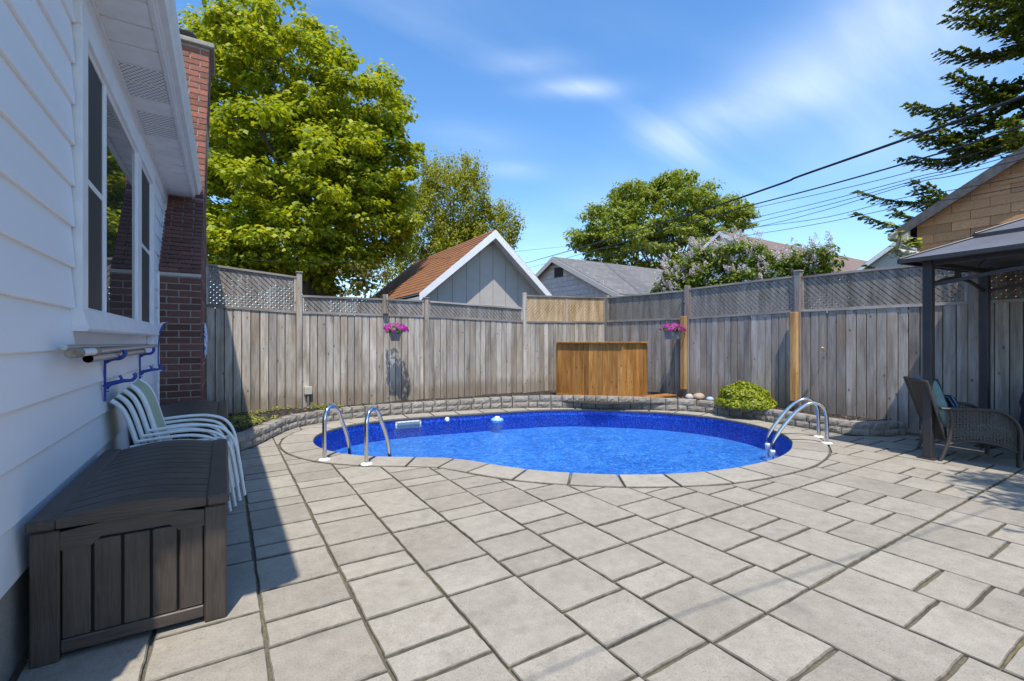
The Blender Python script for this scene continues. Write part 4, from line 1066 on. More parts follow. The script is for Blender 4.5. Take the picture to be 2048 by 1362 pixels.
for i in range(len(crv) - 1):
    a, c = crv[i], crv[i + 1]; d = Vector((-.045, 0, 0)); b.add([a + Vector((0, -.018, 0)), c + Vector((0, -.018, 0)), c + Vector((0, .018, 0)), a + Vector((0, .018, 0)), a + d + Vector((0, -.025, 0)), c + d + Vector((0, -.025, 0)), c + d + Vector((0, .025, 0)), a + d + Vector((0, .025, 0))], [(0, 1, 5, 4), (2, 3, 7, 6), (4, 5, 6, 7)])
b.build('bristles', simple('white bristles', (.6, .6, .6), .8, var=.2, nscale=200), br)

# ------------------------------------------------------------------ pool handrails
def rail_thing(pts, flange, label):
    r = tag(empty('pool_handrail', (flange.x, flange.y, 0)), label, 'handrail', 'pool handrails'); o = Vector((flange.x, flange.y, 0))
    MB().tube([Vector(p) - o for p in pts], .024, 14).build('rail_tube', STEEL, r)
    MB().lathe([(.066, .008), (.064, .018), (.045, .026), (.027, .030)], 20).build('flange', WPLAST, r)
    return r
def arch_rail(foot, dirv, h, reach, drop):
    d = dirv.normalized(); z = lambda a, b: foot + d * a + Vector((0, 0, b))
    return catmull([z(0, .0), z(0, .2), z(0, h - .16), z(.035, h - .05), z(.12, h), z(.21, h - .055), z(.27, h - .17), z(reach * .78, h * .35 - .02), z(reach, drop)], 7)
L1 = onZ(649, 921, 0); L2 = onZ(733, 930, 0)
inward = Vector((.72, .55, 0))
rail_thing(arch_rail(L1, inward, .62, .50, -.30), L1, 'chrome arched handrail at the left end of the pool, left of its pair')
rail_thing(arch_rail(L2, inward, .62, .50, -.30), L2, 'chrome arched handrail at the left end of the pool, right of its pair')
R1 = onZ(1637, 875, 0); R2 = onZ(1654, 888, 0); inw = Vector((-.99, -.02, 0))
def ladder_rail(foot):
    d = Vector((-.80, .60, 0)).normalized(); z = lambda a, b: foot + d * a + Vector((0, 0, b))
    return catmull([z(0, 0), z(0, .2), z(.01, .40), z(.05, .50), z(.14, .555), z(.26, .53), z(.40, .43), z(.55, .25), z(.66, .08), z(.70, -.05), z(.71, -.30)], 7)
for ft, lab in ((R1, 'chrome ladder rail at the right end of the pool, the one farther from the camera'), (R2, 'chrome ladder rail at the right end of the pool, the one nearer the camera')):
    r = rail_thing(ladder_rail(ft), ft, lab)
    d = Vector((-.80, .60, 0)).normalized(); MB().lathe([(.0, -.06), (.03, -.05), (.036, .02), (.026, .04)], 12).build('bumper_foot', WPLAST, r, d * .705 + Vector((0, 0, -.13)))

# ------------------------------------------------------------------ cedar pump screen in the corner
def build_screen():
    A, B, C = Vector((6.36, 8.26, .17)), Vector((6.98, 6.88, .17)), Vector((7.72, 6.93, .17))
    r = tag(empty('cedar_screen', B), 'orange stained cedar board enclosure with cap rail in the far fence corner', 'enclosure'); top = 1.37
    for (P, Q, n) in ((A, B, 14), (B, C, 7)):
        d = (Q - P); L = d.length; d.normalize(); nrm = Vector((d.y, -d.x, 0)); nrm = -nrm if nrm.dot(Vector((-1, -1, 0))) < 0 else nrm; w = L / n
        ang = math.atan2(d.y, d.x)
        for k in range(n):
            c = P + d * w * (k + .5); MB().bbox((-w / 2 + .0015, -.009 + random.uniform(-.0015, .0015), 0), (w / 2 - .0015, .009, top - .17 - .03), .003).build('board', CEDAR, r, c - B, (0, 0, ang))
        m = (P + Q) / 2; MB().bbox((-L / 2 - .01, -.045, 0), (L / 2 + .02, .055, .032), .005).build('cap_rail', CEDAR, r, m - B + Vector((0, 0, top - .17 - .028)) + nrm * .02, (0, 0, ang))
        MB().bbox((-L / 2, -.02, 0), (L / 2, .012, .06), .004).build('base_trim', CEDAR, r, m - B + Vector((0, 0, -.012)) + nrm * .022, (0, 0, ang))
    b = MB(); D = A + (C - B); b.add([Vector(p) - B for p in (A, B, C, D)], [(0, 1, 2, 3)]);
    for q in (A, D, C):
        MB().bbox((-.03, -.03, 0), (.03, .03, top - .2), .004).build('corner_stud', CEDAR, r, q - B + Vector((.03, .03, 0)))
    for k in range(3):
        MB().bbox((-.42, -.05, 0), (.42, .05, .025), .004).build('deck_plank', CEDAR, r, Vector((8.02, 6.72 + k * .11, .185)) - B, (0, 0, R(2)))
build_screen()

# ------------------------------------------------------------------ gazebo
def build_gazebo():
    gz = R(-7); O = Vector((7.085, 2.03, 0)); g = tag(empty('gazebo', O, gz), 'charcoal metal gazebo with two tier roof over the wicker chair at the right', 'gazebo')
    S, Ln, ph = 1.40, 2.6, 2.34
    for (x, y) in ((0, 0), (S, 0), (0, -Ln), (S, -Ln)):
        p = MB().bbox((-.043, -.043, 0), (.043, .043, ph), .005).build('post', GAZ, g, (x, y, .006))
        MB().bbox((-.085, -.085, .0), (.085, .085, .008), .002).build('base_plate', GAZ, p, (0, 0, 0))
    for (x0, y0, x1, y1) in ((0, 0, S, 0), (S, 0, S, -Ln), (S, -Ln, 0, -Ln), (0, -Ln, 0, 0)):
        L = math.hypot(x1 - x0, y1 - y0); an = math.atan2(y1 - y0, x1 - x0); m = Vector(((x0 + x1) / 2, (y0 + y1) / 2, 0))
        MB().bbox((-L / 2 + .044, -.02, 0), (L / 2 - .044, .02, .055), .004).build('top_beam', GAZ, g, m + Vector((0, 0, 2.285)), (0, 0, an))
        pts = [(-L / 2 + .03 + (L - .06) * i / 16, 0, 2.05 + .13 * math.sin(math.pi * i / 16)) for i in range(17)]
        b = MB()
        for i in range(16):
            a, c = Vector(pts[i]), Vector(pts[i + 1]); vs = []
            for q in (a, c):
                for dy in (-.013, .013):
                    for dz in (-.018, .018): vs.append((q.x, q.y + dy, q.z + dz))
            b.add(vs, [(0, 1, 3, 2), (4, 6, 7, 5), (0, 4, 5, 1), (2, 3, 7, 6), (0, 2, 6, 4), (1, 5, 7, 3)])
        b.build('arch_brace', GAZ, g, m, (0, 0, an))
        for t in (-.06, 0, .06): MB().box((-.008, -.008, 2.19), (.008, .008, 2.288)).build('spindle', GAZ, g, m + Matrix.Rotation(an, 3, 'Z') @ Vector((t, 0, 0)), (0, 0, an))
    ov = .20; cx, cy = S / 2, -Ln / 2; HX, HY = S / 2 + ov, Ln / 2 + ov
    def tier(w0, z0, w1, z1, th, nm):
        c0 = [(-HX + w0, -HY + w0), (HX - w0, -HY + w0), (HX - w0, HY - w0), (-HX + w0, HY - w0)]; c1 = [(-HX + w1, -HY + w1), (HX - w1, -HY + w1), (HX - w1, HY - w1), (-HX + w1, HY - w1)]
        for i in range(4):
            j = (i + 1) % 4; vs = [(*c0[i], z0), (*c0[j], z0), (*c1[j], z1), (*c1[i], z1)]
            vv = [Vector((p[0] + cx, p[1] + cy, p[2])) for p in vs]; dn = Vector((0, 0, -th))
            b = MB(); b.add(vv + [p + dn for p in vv], [(0, 1, 2, 3), (7, 6, 5, 4), (0, 4, 5, 1), (2, 6, 7, 3), (1, 5, 6, 2), (3, 7, 4, 0)]); b.build(nm, GAZROOF, g)
            a, e = vv[0] + Vector((0, 0, .006)), vv[3] + Vector((0, 0, .006)); MB().tube([a, e], .018, 6).build('hip_cap', GAZ, g)
            q = MB(); d = (vv[1] - vv[0]).normalized(); nn = Vector((d.y, -d.x, 0)); A, B_ = vv[0], vv[1]
            q.add([A + nn * .0, B_ + nn * .0, B_ + nn * .022 + Vector((0, 0, -.004)), A + nn * .022 + Vector((0, 0, -.004)), A + nn * .022 + Vector((0, 0, -.05)), B_ + nn * .022 + Vector((0, 0, -.05)), B_ + Vector((0, 0, -.05)), A + Vector((0, 0, -.05))], [(0, 1, 2, 3), (3, 2, 5, 4), (4, 5, 6, 7)][:3]); q.build('eave_edge', GAZ, g)
    tier(0, 2.375, .60, 2.625, .006, 'roof_panel'); tier(.50, 2.625, HX - .01, 2.80, .006, 'upper_roof_panel')
    b = MB().bbox((-.10, -.055, 0), (.10, .055, .03), .006); b.build('solar_light', simple('grey solar panel', (.12, .125, .14), .3), g, Vector((.16, -.02, 2.475)), (R(-18), R(-6), R(4)))
    return g
gaz = build_gazebo()

# ------------------------------------------------------------------ wicker armchair
def weave(fn, nu, nv, wu, wv, off=.0025):
    b = MB()
    for j in range(nv):
        v0, v1 = (j + .5 - wv / 2) / nv, (j + .5 + wv / 2) / nv; m = nu
        vs = []
        for i in range(m + 1):
            for v in (v0, v1): vs.append(fn(i / m, v, off * (1 if (i + j) % 2 else -1)))
        b.add(vs, [(2 * i, 2 * i + 2, 2 * i + 3, 2 * i + 1) for i in range(m)])
    for i in range(nu):
        u0, u1 = (i + .5 - wu / 2) / nu, (i + .5 + wu / 2) / nu; vs = []
        for j in range(nv + 1):
            for u in (u0, u1): vs.append(fn(u, j / nv, off * (-1 if (i + j) % 2 else 1)))
        b.add(vs, [(2 * j, 2 * j + 1, 2 * j + 3, 2 * j + 2) for j in range(nv)])
    return b
def wicker_chair():
    r = empty('wicker_armchair'); hw = .325
    armc = catmull([(-.31, 0, .615), (-.1, 0, .622), (.10, 0, .62), (.22, 0, .60), (.32, 0, .52), (.37, 0, .40), (.375, 0, .2), (.365, 0, .0)], 6)
    archb = lambda x: .155 + .10 * (1 - ((x - .02) / .36) ** 2)
    def topz(x):
        for a, c in zip(armc[:-1], armc[1:]):
            if a.x <= x <= c.x and c.x > a.x: return a.z + (c.z - a.z) * (x - a.x) / (c.x - a.x)
        return .4
    for sy in (-1, 1):
        y = sy * hw
        b = MB(); n = len(armc); vs = []
        for i, p in enumerate(armc):
            t = (armc[min(i + 1, n - 1)] - armc[max(i - 1, 0)]).normalized(); nn = Vector((-t.z, 0, t.x)); w = .045 if i < n * .7 else .045 - .012 * (i / n - .7) / .3
            for s, h in ((-1, -.012), (-1, .008), (0, .014), (1, .008), (1, -.012)): vs.append(p + nn * h + Vector((0, y + s * w, 0)))
        b.add(vs, [(5 * i + k, 5 * i + (k + 1) % 5, 5 * i + 5 + (k + 1) % 5, 5 * i + 5 + k) for i in range(n - 1) for k in range(5)], True); b.add(vs[-5:], [(0, 1, 2, 3, 4)]); b.build('arm', WICK, r)
        def side(u, v, o, y=y):
            x = -.25 + .60 * u; zt = topz(x) - .012; zb = archb(x); xl = x - .035 * (1 - u) * (1 - v) * 0
            return Vector((x, y + o, zb + (zt - zb) * v))
        o = weave(side, 21, 13, .56, .56).build('side_weave', WICK, r); o['kind'] = 'stuff'
        MB().tube([(-.24 + .6 * i / 14, y, archb(-.24 + .6 * i / 14)) for i in range(15)], .014, 7).build('apron_rail', WICK, r)
        MB().tube(catmull([(-.215, y, .60), (-.20, y, .48), (-.22, y, .30), (-.27, y, .12), (-.31, y, 0)], 5), [.019] * 21, 8).build('rear_leg', WICK, r)
    def back(u, v, o):
        w = .27 + .075 * v; x = -.235 - .20 * v - .02 * math.sin(math.pi * u) * 1.0; return Vector((x + o, -w + 2 * w * u, .22 + .70 * v))
    o = weave(back, 22, 26, .74, .74).build('back_weave', WICK, r); o['kind'] = 'stuff'
    for s in (0, 1): MB().tube([back(s, i / 10, 0) for i in range(11)], .016, 7).build('back_stile', WICK, r)
    MB().tube([back(i / 10, 1, 0) for i in range(11)], .018, 7).build('top_rail', WICK, r)
    MB().box((-.24, -.30, .24), (.34, .30, .275)).build('seat_deck', WICK, r)
    def cush(lo, hi, N=10, puff=.03):
        b = MB(); c = [(lo[i] + hi[i]) / 2 for i in range(3)]; h = [(hi[i] - lo[i]) / 2 for i in range(3)]
        def pt(u, v):
            th = (u - .5) * 2 * math.pi; ph = (v - .5) * math.pi; e = .35; sg = lambda q, k: math.copysign(abs(q) ** k, q)
            return (c[0] + h[0] * sg(math.cos(ph), e) * sg(math.cos(th), e), c[1] + h[1] * sg(math.cos(ph), e) * sg(math.sin(th), e), c[2] + h[2] * sg(math.sin(ph), .6))
        b.grid(pt, 28, 12); return b
    cush((-.22, -.285, .277), (.36, .285, .40)).build('seat_cushion', TEAL, r)
    bc = cush((-.075, -.29, -.31), (.055, .29, .31)); o = bc.build('back_cushion', TEALD, r, (-.275, 0, .66), (0, R(-16), 0))
    f = MB(); f.grid(lambda u, v: (.058, -.24 + .48 * u, -.28 + .56 * v), 2, 2); f.build('cushion_face', TEAL, o)
    return r
wc = wicker_chair(); rear = Vector((7.29, 2.11, 0)); wc.location = (7.49, 1.845, 0); wc.rotation_euler = (0, 0, math.atan2(-.825, .565)); tag(wc, 'brown woven wicker armchair with grey green cushions beside the gazebo post', 'armchair')
pl = tag(empty('throw_pillow', (0, 0, 0)), 'dark blue and black patterned throw pillow on the wicker armchair', 'pillow')
def pillow_mat():
    M = MAT('blue black print'); v = M.coords(rand=False); w = M.n('ShaderNodeTexWave'); w.inputs['Scale'].default_value = 9; w.inputs['Distortion'].default_value = 3; M.L.new(v, w.inputs[0])
    M.col(M.ramp(w.outputs[1], [(.35, (.008, .009, .014)), (.6, (.03, .07, .15)), (.85, (.12, .2, .32))])).set(Roughness=.85); return M.m
b = MB()
def pp(u, v):
    x, y = (u - .5) * 2, (v - .5) * 2; k = max(0, (1 - x ** 4) * (1 - y ** 4)) ** .5; return (.055 * k, .2 * x * (1 - .06 * (1 - y * y)), .2 * y * (1 - .06 * (1 - x * x)))
b.grid(pp, 16, 16); b.grid(lambda u, v: (-pp(u, v)[0], pp(u, v)[1], pp(u, v)[2]), 16, 16); b.build('pillow_cover', pillow_mat(), pl)
fw = Vector((.565, -.825, 0)); pl.location = wc.location + fw * (-.085) + Vector((0, 0, .575)) + Vector((.825, .565, 0)) * .02; pl.rotation_euler = (0, R(-24), math.atan2(-.825, .565))
# covered grill at the frame edge
cg = tag(empty('covered_grill', (8.17, 1.10, 0)), 'dark navy fabric cover over a grill at the right edge under the gazebo', 'grill cover')
b = MB(); prof = [(.34, .02), (.335, .2), (.325, .45), (.31, .60), (.325, .66), (.30, .80), (.22, .90), (0, .92)]
vs = []; n = 40
for (rr, z) in prof:
    for i in range(n):
        a = 2 * math.pi * i / n; sq = (abs(math.cos(a)) ** 4 + abs(math.sin(a)) ** 4) ** -.25; k = rr * sq * (1 + (.012 * math.sin(9 * a) + .01 * math.sin(17 * a + 1)) * (1 - z)); vs.append((k * math.cos(a), k * 1.15 * math.sin(a), z))
b.add(vs, [(i * n + a, i * n + (a + 1) % n, (i + 1) * n + (a + 1) % n, (i + 1) * n + a) for i in range(len(prof) - 1) for a in range(n)], True)
b.build('cover', simple('navy cover cloth', (.012, .015, .030), .8, var=.2, nscale=8), cg)
MB().lathe([(.05, 0), (.05, .03)], 10, (0, 0, 0)).build('caster', BLACK, cg)

# small grey outlet box and hook on the fences
ub = tag(empty('outlet_box', (1.30, fence_y - .03, .16)), 'small beige electrical box on a conduit at the foot of the back fence', 'outlet box')
MB().bbox((-.065, -.035, .26), (.065, .03, .40), .006).build('box_cover', simple('beige box', (.42, .40, .34), .5), ub); MB().tube([(0, 0, -.02), (0, 0, .27)], .022, 8).build('conduit', simple('dark conduit', (.16, .16, .16), .6), ub)
fh = tag(empty('fence_hook', (fence_x, onX(1655, 703, fence_x).y, onX(1655, 703, fence_x).z)), 'tiny yellow wire ornament pinned to the right fence', 'ornament')
MB().tube([(-.004, 0, 0), (-.12, 0, .01), (-.15, .01, .05)], .006, 6).build('wire', simple('brass wire', (.35, .25, .06), .4, .6), fh); MB().lathe([(0, -.02), (.022, -.01), (.022, .01), (0, .02)], 10, (-.15, .01, .06)).build('bead', simple('yellow bead', (.55, .42, .06), .5), fh)

# rocks
for k, (px, py, s, c, lab) in enumerate([(1379, 797, (.09, .075, .075), (.42, .40, .37), 'pale grey rounded stone left of the tan boulder in the bed'), (1398, 797, (.14, .10, .085), (.38, .29, .21), 'tan boulder in the bed beside the orange post'), (1420, 800, (.085, .07, .055), (.30, .42, .58), 'small blue painted stone in the bed')]):
    p = onZ(px, py, .19); p = Vector((min(p.x, 8.45), p.y, .17))
    b = MB(); rs = [random.uniform(.85, 1.12) for _ in range(200)]
    N = 14; b.grid(lambda u, v: tuple(s[i] * q * (1 + .08 * math.sin(5 * u * 6.28 + 3 * v + k) * math.sin(v * 3.14)) for i, q in enumerate((math.sin(v * math.pi) * math.cos(u * 2 * math.pi), math.sin(v * math.pi) * math.sin(u * 2 * math.pi), -math.cos(v * math.pi)))), N, 8)
    o = b.build('stone', simple('stone%d' % k, c, .9, var=.25, nscale=14, bump=.3)); o.location = p + Vector((0, 0, s[2] * .6)); tag(o, lab, 'stone')

# ------------------------------------------------------------------ leaves and plants
TPL = {'maple': [(0, -.5), (.22, -.34), (.5, -.12), (.25, .06), (.0, .5), (-.25, .06), (-.5, -.12), (-.22, -.34)],
       'oval': [(0, -.5), (.24, -.12), (.2, .2), (0, .5), (-.2, .2), (-.24, -.12)], 'quad': [(0, -.5), (.28, 0), (0, .5), (-.28, 0)], 'needle': [(-.09, -.5), (.09, -.5), (.05, .5), (-.05, .5)]}
def leaves(name, C, Nn, T, S, tpl, mat, parent=None, loc=(0, 0, 0), fold=.12):
    """C centres, Nn normals, T tip directions, S sizes -> one mesh of separate leaf polygons"""
    C = np.asarray(C, float); Nn = np.asarray(Nn, float); T = np.asarray(T, float); S = np.asarray(S, float)[:, None]
    Nn /= np.linalg.norm(Nn, axis=1, keepdims=True) + 1e-9
    T = T - Nn * (T * Nn).sum(1, keepdims=True); T /= np.linalg.norm(T, axis=1, keepdims=True) + 1e-9; B = np.cross(T, Nn)
    P = TPL[tpl]; k = len(P); V = np.empty((len(C), k, 3))
    for i, (a, b) in enumerate(P): V[:, i] = C + B * (a * S) + T * (b * S) - Nn * (abs(a) * fold * 2 * S)
    V = V.reshape(-1, 3) - np.array(loc)
    return link(name, np_mesh(name, V, np.arange(len(C) * k).reshape(-1, k), mat), parent, loc if parent is None else loc)
def rdir(n): v = RNG.normal(size=(n, 3)); return v / np.linalg.norm(v, axis=1, keepdims=True)
def crown_clumps(ells, dens, inner=.5):
    """clump centres on and in a union of ellipsoids [(centre, (rx, ry, rz))] (world axes of the camera: right, depth, up)"""
    out = []
    for c, r in ells:
        n = max(6, int(dens * (r[0] * r[2] + r[0] * r[1] + r[1] * r[2])))
        d = rdir(n); f = inner + (1 - inner) * RNG.random(n) ** .55
        q = d * f[:, None] * np.array(r); rt = np.array([CC, -SS, 0]); fw = np.array([SS, CC, 0])
        out.append(np.array(c) + q[:, :1] * rt + q[:, 1:2] * fw + q[:, 2:3] * np.array([0, 0, 1]))
    return np.vstack(out)
def clump_leaves(cl, per, R0, R1, size, flat=.6, out_c=None, droop=.6):
    n = len(cl); R_ = RNG.uniform(R0, R1, n); idx = np.repeat(np.arange(n), per); m = len(idx)
    d = rdir(m); d[:, 2] = d[:, 2] * .75 + .18; rad = R_[idx] * RNG.random(m) ** .45
    off = d * rad[:, None]; off[:, 2] *= flat; C = cl[idx] + off
    N = d * .7 + np.array([0, 0, .6]) + RNG.normal(size=(m, 3)) * .30
    T = off * 1.2 / (R_[idx][:, None]) + RNG.normal(size=(m, 3)) * .35; T[:, 2] -= droop
    S = size * RNG.uniform(.65, 1.25, m); return C, N, T, S
def limbs(base, top, ends, r0, parent, loc, mat=BARK, name='trunk', bend=.4):
    b = MB(); base = Vector(base); top = Vector(top); lo = Vector(loc)
    tr = [base.lerp(top, i / 6) + Vector((random.uniform(-bend, bend) * .3 * i / 6, random.uniform(-bend, bend) * .3 * i / 6, 0)) for i in range(7)]
    b.tube([p - lo for p in tr], [r0 * (1 - .8 * i / 6) for i in range(7)], 9)
    for e in ends:
        e = Vector(e); k = random.randint(1, 5); a = tr[k]; m1 = a.lerp(e, .35) + Vector((0, 0, .12 * (e - a).length)); m2 = a.lerp(e, .7) + Vector((random.uniform(-.2, .2), random.uniform(-.2, .2), .08 * (e - a).length))
        rr = r0 * (.42 - .05 * k); b.tube([p - lo for p in (a, m1, m2, e)], [rr, rr * .7, rr * .42, rr * .12], 6)
    return b.build(name, mat, parent, (0, 0, 0))
def ell(px, py, rx, ry, Z, dz=0, deep=None):
    c = atD(px, py, Z + dz); k = (Z + dz) / F; return (tuple(c), (rx * k, (deep if deep else rx * k), ry * k))
def tree(name, label, cat, Z, base_px, ells, dens, per, R0, R1, size, tpl, mat, trunk_r, flat=.6, droop=.6, group=None, nlimb=26, inner=.5):
    base = atD(base_px, 681, Z); base.z = 0; r = tag(empty(name, base), label, cat, group)
    cl = crown_clumps(ells, dens, inner); cl = cl[cl[:, 2] > 1.6]
    C, N, T, S = clump_leaves(cl, per, R0, R1, size, flat, droop=droop)
    o = leaves('crown', C - np.array(base), N, T, S, tpl, mat, r)
    zt = cl[:, 2].max(); tips = cl[RNG.choice(len(cl), min(nlimb, len(cl)), replace=False)]
    limbs(base, Vector((base.x, base.y, zt * .82)), [tuple(t) for t in tips], trunk_r, r, base); return r
tree('maple_tree', 'large lime green maple towering behind the back fence beside the chimney', 'tree', 15.0, 640,
     [ell(560, 215, 165, 200, 15), ell(470, 190, 110, 150, 15.5), ell(700, 285, 130, 165, 15), ell(610, 400, 215, 165, 14.6), ell(480, 440, 130, 120, 14), ell(760, 330, 80, 110, 15), ell(740, 455, 95, 90, 14.6),
      ell(560, 500, 110, 70, 13.2), ell(470, 520, 90, 60, 13), ell(680, 540, 80, 60, 15.5)], 8.2, 100, .32, .66, .15, 'maple', L_MAPLE, .34, flat=.62, droop=.9)
tree('birch_tree', 'airy yellow green birch with drooping twigs behind the brown roofed garage', 'tree', 25.0, 905,
     [ell(900, 420, 90, 90, 25), ell(850, 470, 75, 100, 25), ell(975, 470, 62, 62, 25), ell(820, 545, 60, 60, 25), ell(930, 360, 40, 40, 25), ell(1020, 455, 26, 38, 25), ell(865, 352, 26, 36, 25), ell(930, 520, 100, 70, 25)], 13, 52, .22, .55, .15, 'quad', L_BIRCH, .16, flat=2.3, droop=1.6, nlimb=34)
tree('far_maple', 'spreading green tree in the distance above the grey roofed shed', 'tree', 32.0, 1345,
     [ell(1330, 430, 110, 75, 32), ell(1235, 460, 80, 55, 32), ell(1430, 450, 70, 55, 32), ell(1310, 500, 150, 55, 32), ell(1345, 385, 50, 34, 32), ell(1180, 480, 40, 25, 32), ell(1260, 395, 45, 25, 32), ell(1480, 430, 30, 26, 32)], 6.5, 60, .4, .85, .25, 'oval', L_FAR, .3, flat=.65, droop=.6, nlimb=40)
tree('olive_sapling', 'small olive brown leaved tree below the maple beside the garage roof', 'tree', 12.2, 730, [ell(725, 560, 45, 45, 12.2), ell(755, 545, 28, 28, 12.2)], 9, 45, .2, .38, .085, 'oval', leaf_mat('olive leaf', [(0, (.08, .085, .02)), (1, (.20, .17, .05))], .3), .05, nlimb=16)
def lilac():
    base = Vector((10.1, 6.6, 0)); r = tag(empty('lilac_shrub', base), 'lilac shrub with pale mauve blossom showing above the right fence', 'shrub')
    ells = []
    for (px, py, rr, X) in ((1372, 565, 46, 10.0), (1420, 545, 58, 10.2), (1480, 545, 64, 10.3), (1540, 545, 62, 10.2), (1600, 545, 48, 10.1), (1630, 530, 30, 10.0), (1350, 585, 40, 9.9), (1460, 510, 30, 10.4), (1385, 520, 28, 10.3)):
        p = onX(px, py, X); k = depth(p.x, p.y) / F; ells.append((tuple(p), (rr * k, .6, rr * k)))
    cl = crown_clumps(ells, 26, .5); cl = cl[cl[:, 0] > 9.15]; C, N, T, S = clump_leaves(cl, 62, .17, .34, .105, .8); leaves('foliage', C - np.array(base), N, T, S, 'oval', L_LILAC, r)
    ends = cl[RNG.choice(len(cl), 16, replace=False)]
    b = MB()
    for e in ends:
        s = Vector((random.uniform(-.3, .3), random.uniform(-.9, .9), 0)); e = Vector(e) - base; b.tube([s, s.lerp(e, .5) + Vector((0, 0, .3)), e], [.035, .022, .008], 6)
    b.build('stems', BARK, r)
    # panicles: small cones of florets on the outside
    cs = cl[RNG.choice(len(cl), 330, replace=True)]; A = []; 
    ctr = np.array([np.mean(cl[:, 0]) + .6, 0, 2.2])
    for q in cs:
        d = np.array([-.55, random.uniform(-.4, .1), random.uniform(.2, 1.0)]); d /= np.linalg.norm(d); tip = q + d * .27; n = 46; t = RNG.random(n); rr = .055 * (1 - t * .75)
        w = rdir(n) * rr[:, None]; A.append(tip + d * (t[:, None] * .19) + w)
    A = np.vstack(A); leaves('blossom', A - np.array(base), rdir(len(A)) + np.array([-.6, -.3, .6]), rdir(len(A)), RNG.uniform(.022, .036, len(A)), 'quad', F_LILAC, r)
lilac()
def spruce(name, label, base, H, R0, zlow, n_br, seed, az=None, mat=L_SPRUCE, needle=.075, dens=1.0):
    rnd = random.Random(seed); base = Vector(base); r = tag(empty(name, base), label, 'tree')
    MB().tube([(0, 0, 0), (.03, 0, H * .5), (0, 0, H)], [.2, .12, .02], 9).build('trunk', BARK, r)
    C = []; N = []; T = []; S = []; tw = MB()
    for k in range(n_br):
        f = k / n_br; z = zlow + (H - zlow) * f ** .95; L = R0 * (1 - f) ** .85 + .25; a = rnd.uniform(0, 6.283)
        if az is not None and rnd.random() < .75: a = rnd.uniform(*az)
        L *= rnd.uniform(.75, 1.1); d = Vector((math.cos(a), math.sin(a), 0)); side = Vector((-d.y, d.x, 0))
        pts = []
        for i in range(9):
            t = i / 8; pts.append(d * (L * t) + Vector((0, 0, z - .22 * L * math.sin(t * 2.0) + .16 * L * t * t * t)))
        tw.tube(pts, [.03 * (1 - i / 9) + .004 for i in range(9)], 5)
        m = int(L * 15 * dens)
        for q in range(m):
            t = (q + .5) / m; t = .12 + .88 * t; i = min(7, int(t * 8)); p = pts[i].lerp(pts[i + 1], t * 8 - i); sg = 1 if q % 2 else -1
            tl = (.22 + .15 * L * (1 - t)) * rnd.uniform(.6, 1.25); td = (d * .75 + side * sg * rnd.uniform(.5, 1.0) + Vector((0, 0, rnd.uniform(-.45, .05)))).normalized()
            e = p + td * tl; nn = int(tl / .030)
            for w in range(nn):
                s = (w + .5) / nn; c = p.lerp(e, s); tip = td + side * rnd.uniform(-.9, .9) + Vector((rnd.uniform(-.5, .5), rnd.uniform(-.5, .5), rnd.uniform(-.4, .6)))
                C.append(c + Vector((rnd.uniform(-.02, .02),) * 3)); N.append((rnd.uniform(-.6, .6), rnd.uniform(-.6, .6), 1)); T.append(tip); S.append(needle * rnd.uniform(.7, 1.2))
    tw.build('branches', BARK, r)
    leaves('needles', np.array([tuple(c) for c in C]), np.array(N), np.array([tuple(t) for t in T]), np.array(S), 'quad', mat, r, fold=.05); return r
spruce('spruce_tree', 'tall dark spruce with spreading branches behind the shingled building at the right', (19.8, 3.0, 0), 15.5, 5.7, 2.0, 150, 5, az=(R(115), R(250)), needle=.15, dens=1.5)
spruce('yard_conifer', 'conifer standing in the yard behind the camera', (5.3, -1.75, 0), 7.5, 1.5, 2.7, 34, 9, needle=.085, dens=1.2)

# golden shrub
def bush():
    c = Vector((8.10, 4.93, .16)); r = tag(empty('golden_shrub', c), 'round golden yellow dwarf shrub in the bed before the right fence', 'shrub')
    n = 9000; d = rdir(n); d[:, 2] = np.abs(d[:, 2])*.95 - .03; f = .55 + .45 * RNG.random(n) ** .5
    lump = 1 + .06 * np.sin(d[:, 0] * 9 + 1) * np.sin(d[:, 1] * 8) + .05 * np.sin(d[:, 2] * 14)
    C = d * (f * lump)[:, None] * np.array([.46, .50, .46]) + np.array([0, 0, .06])
    leaves('foliage', C, d + RNG.normal(size=(n, 3)) * .5 + np.array([0, 0, .3]), d + RNG.normal(size=(n, 3)) * .5 + np.array([0, 0, .6]), RNG.uniform(.04, .075, n), 'quad', L_BUSH, r)
    b = MB()
    for k in range(9): a = random.uniform(0, 6.28); b.tube([(0, 0, -.03), (.2 * math.cos(a), .2 * math.sin(a), .25)], [.014, .005], 5)
    b.build('stems', BARK, r)
bush()
def cover():
    pts = []
    W = bed_points(330, .1, 1.9, 7.3, 9.05, .16)
    pts = [p for p in W if (p[0] - .2) ** 2 < 9 and math.sin(p[0] * 4 + 1) + math.sin(p[1] * 5) > -.3]
    C = []; N = []; T = []; S = []
    for x, y in pts:
        for k in range(7):
            a = random.uniform(0, 6.28); rr = random.uniform(.0, .06); C.append((x + rr * math.cos(a), y + rr * math.sin(a), bedz(x, y) + random.uniform(.03, .085))); N.append((math.cos(a) * .4, math.sin(a) * .4, 1)); T.append((math.cos(a), math.sin(a), .2)); S.append(random.uniform(.025, .055))
    o = leaves('ground_cover', C, N, T, S, 'oval', L_COVER); tag(o, 'low variegated yellow green ground cover in the bed by the back fence', 'ground cover', kind='stuff')
cover()
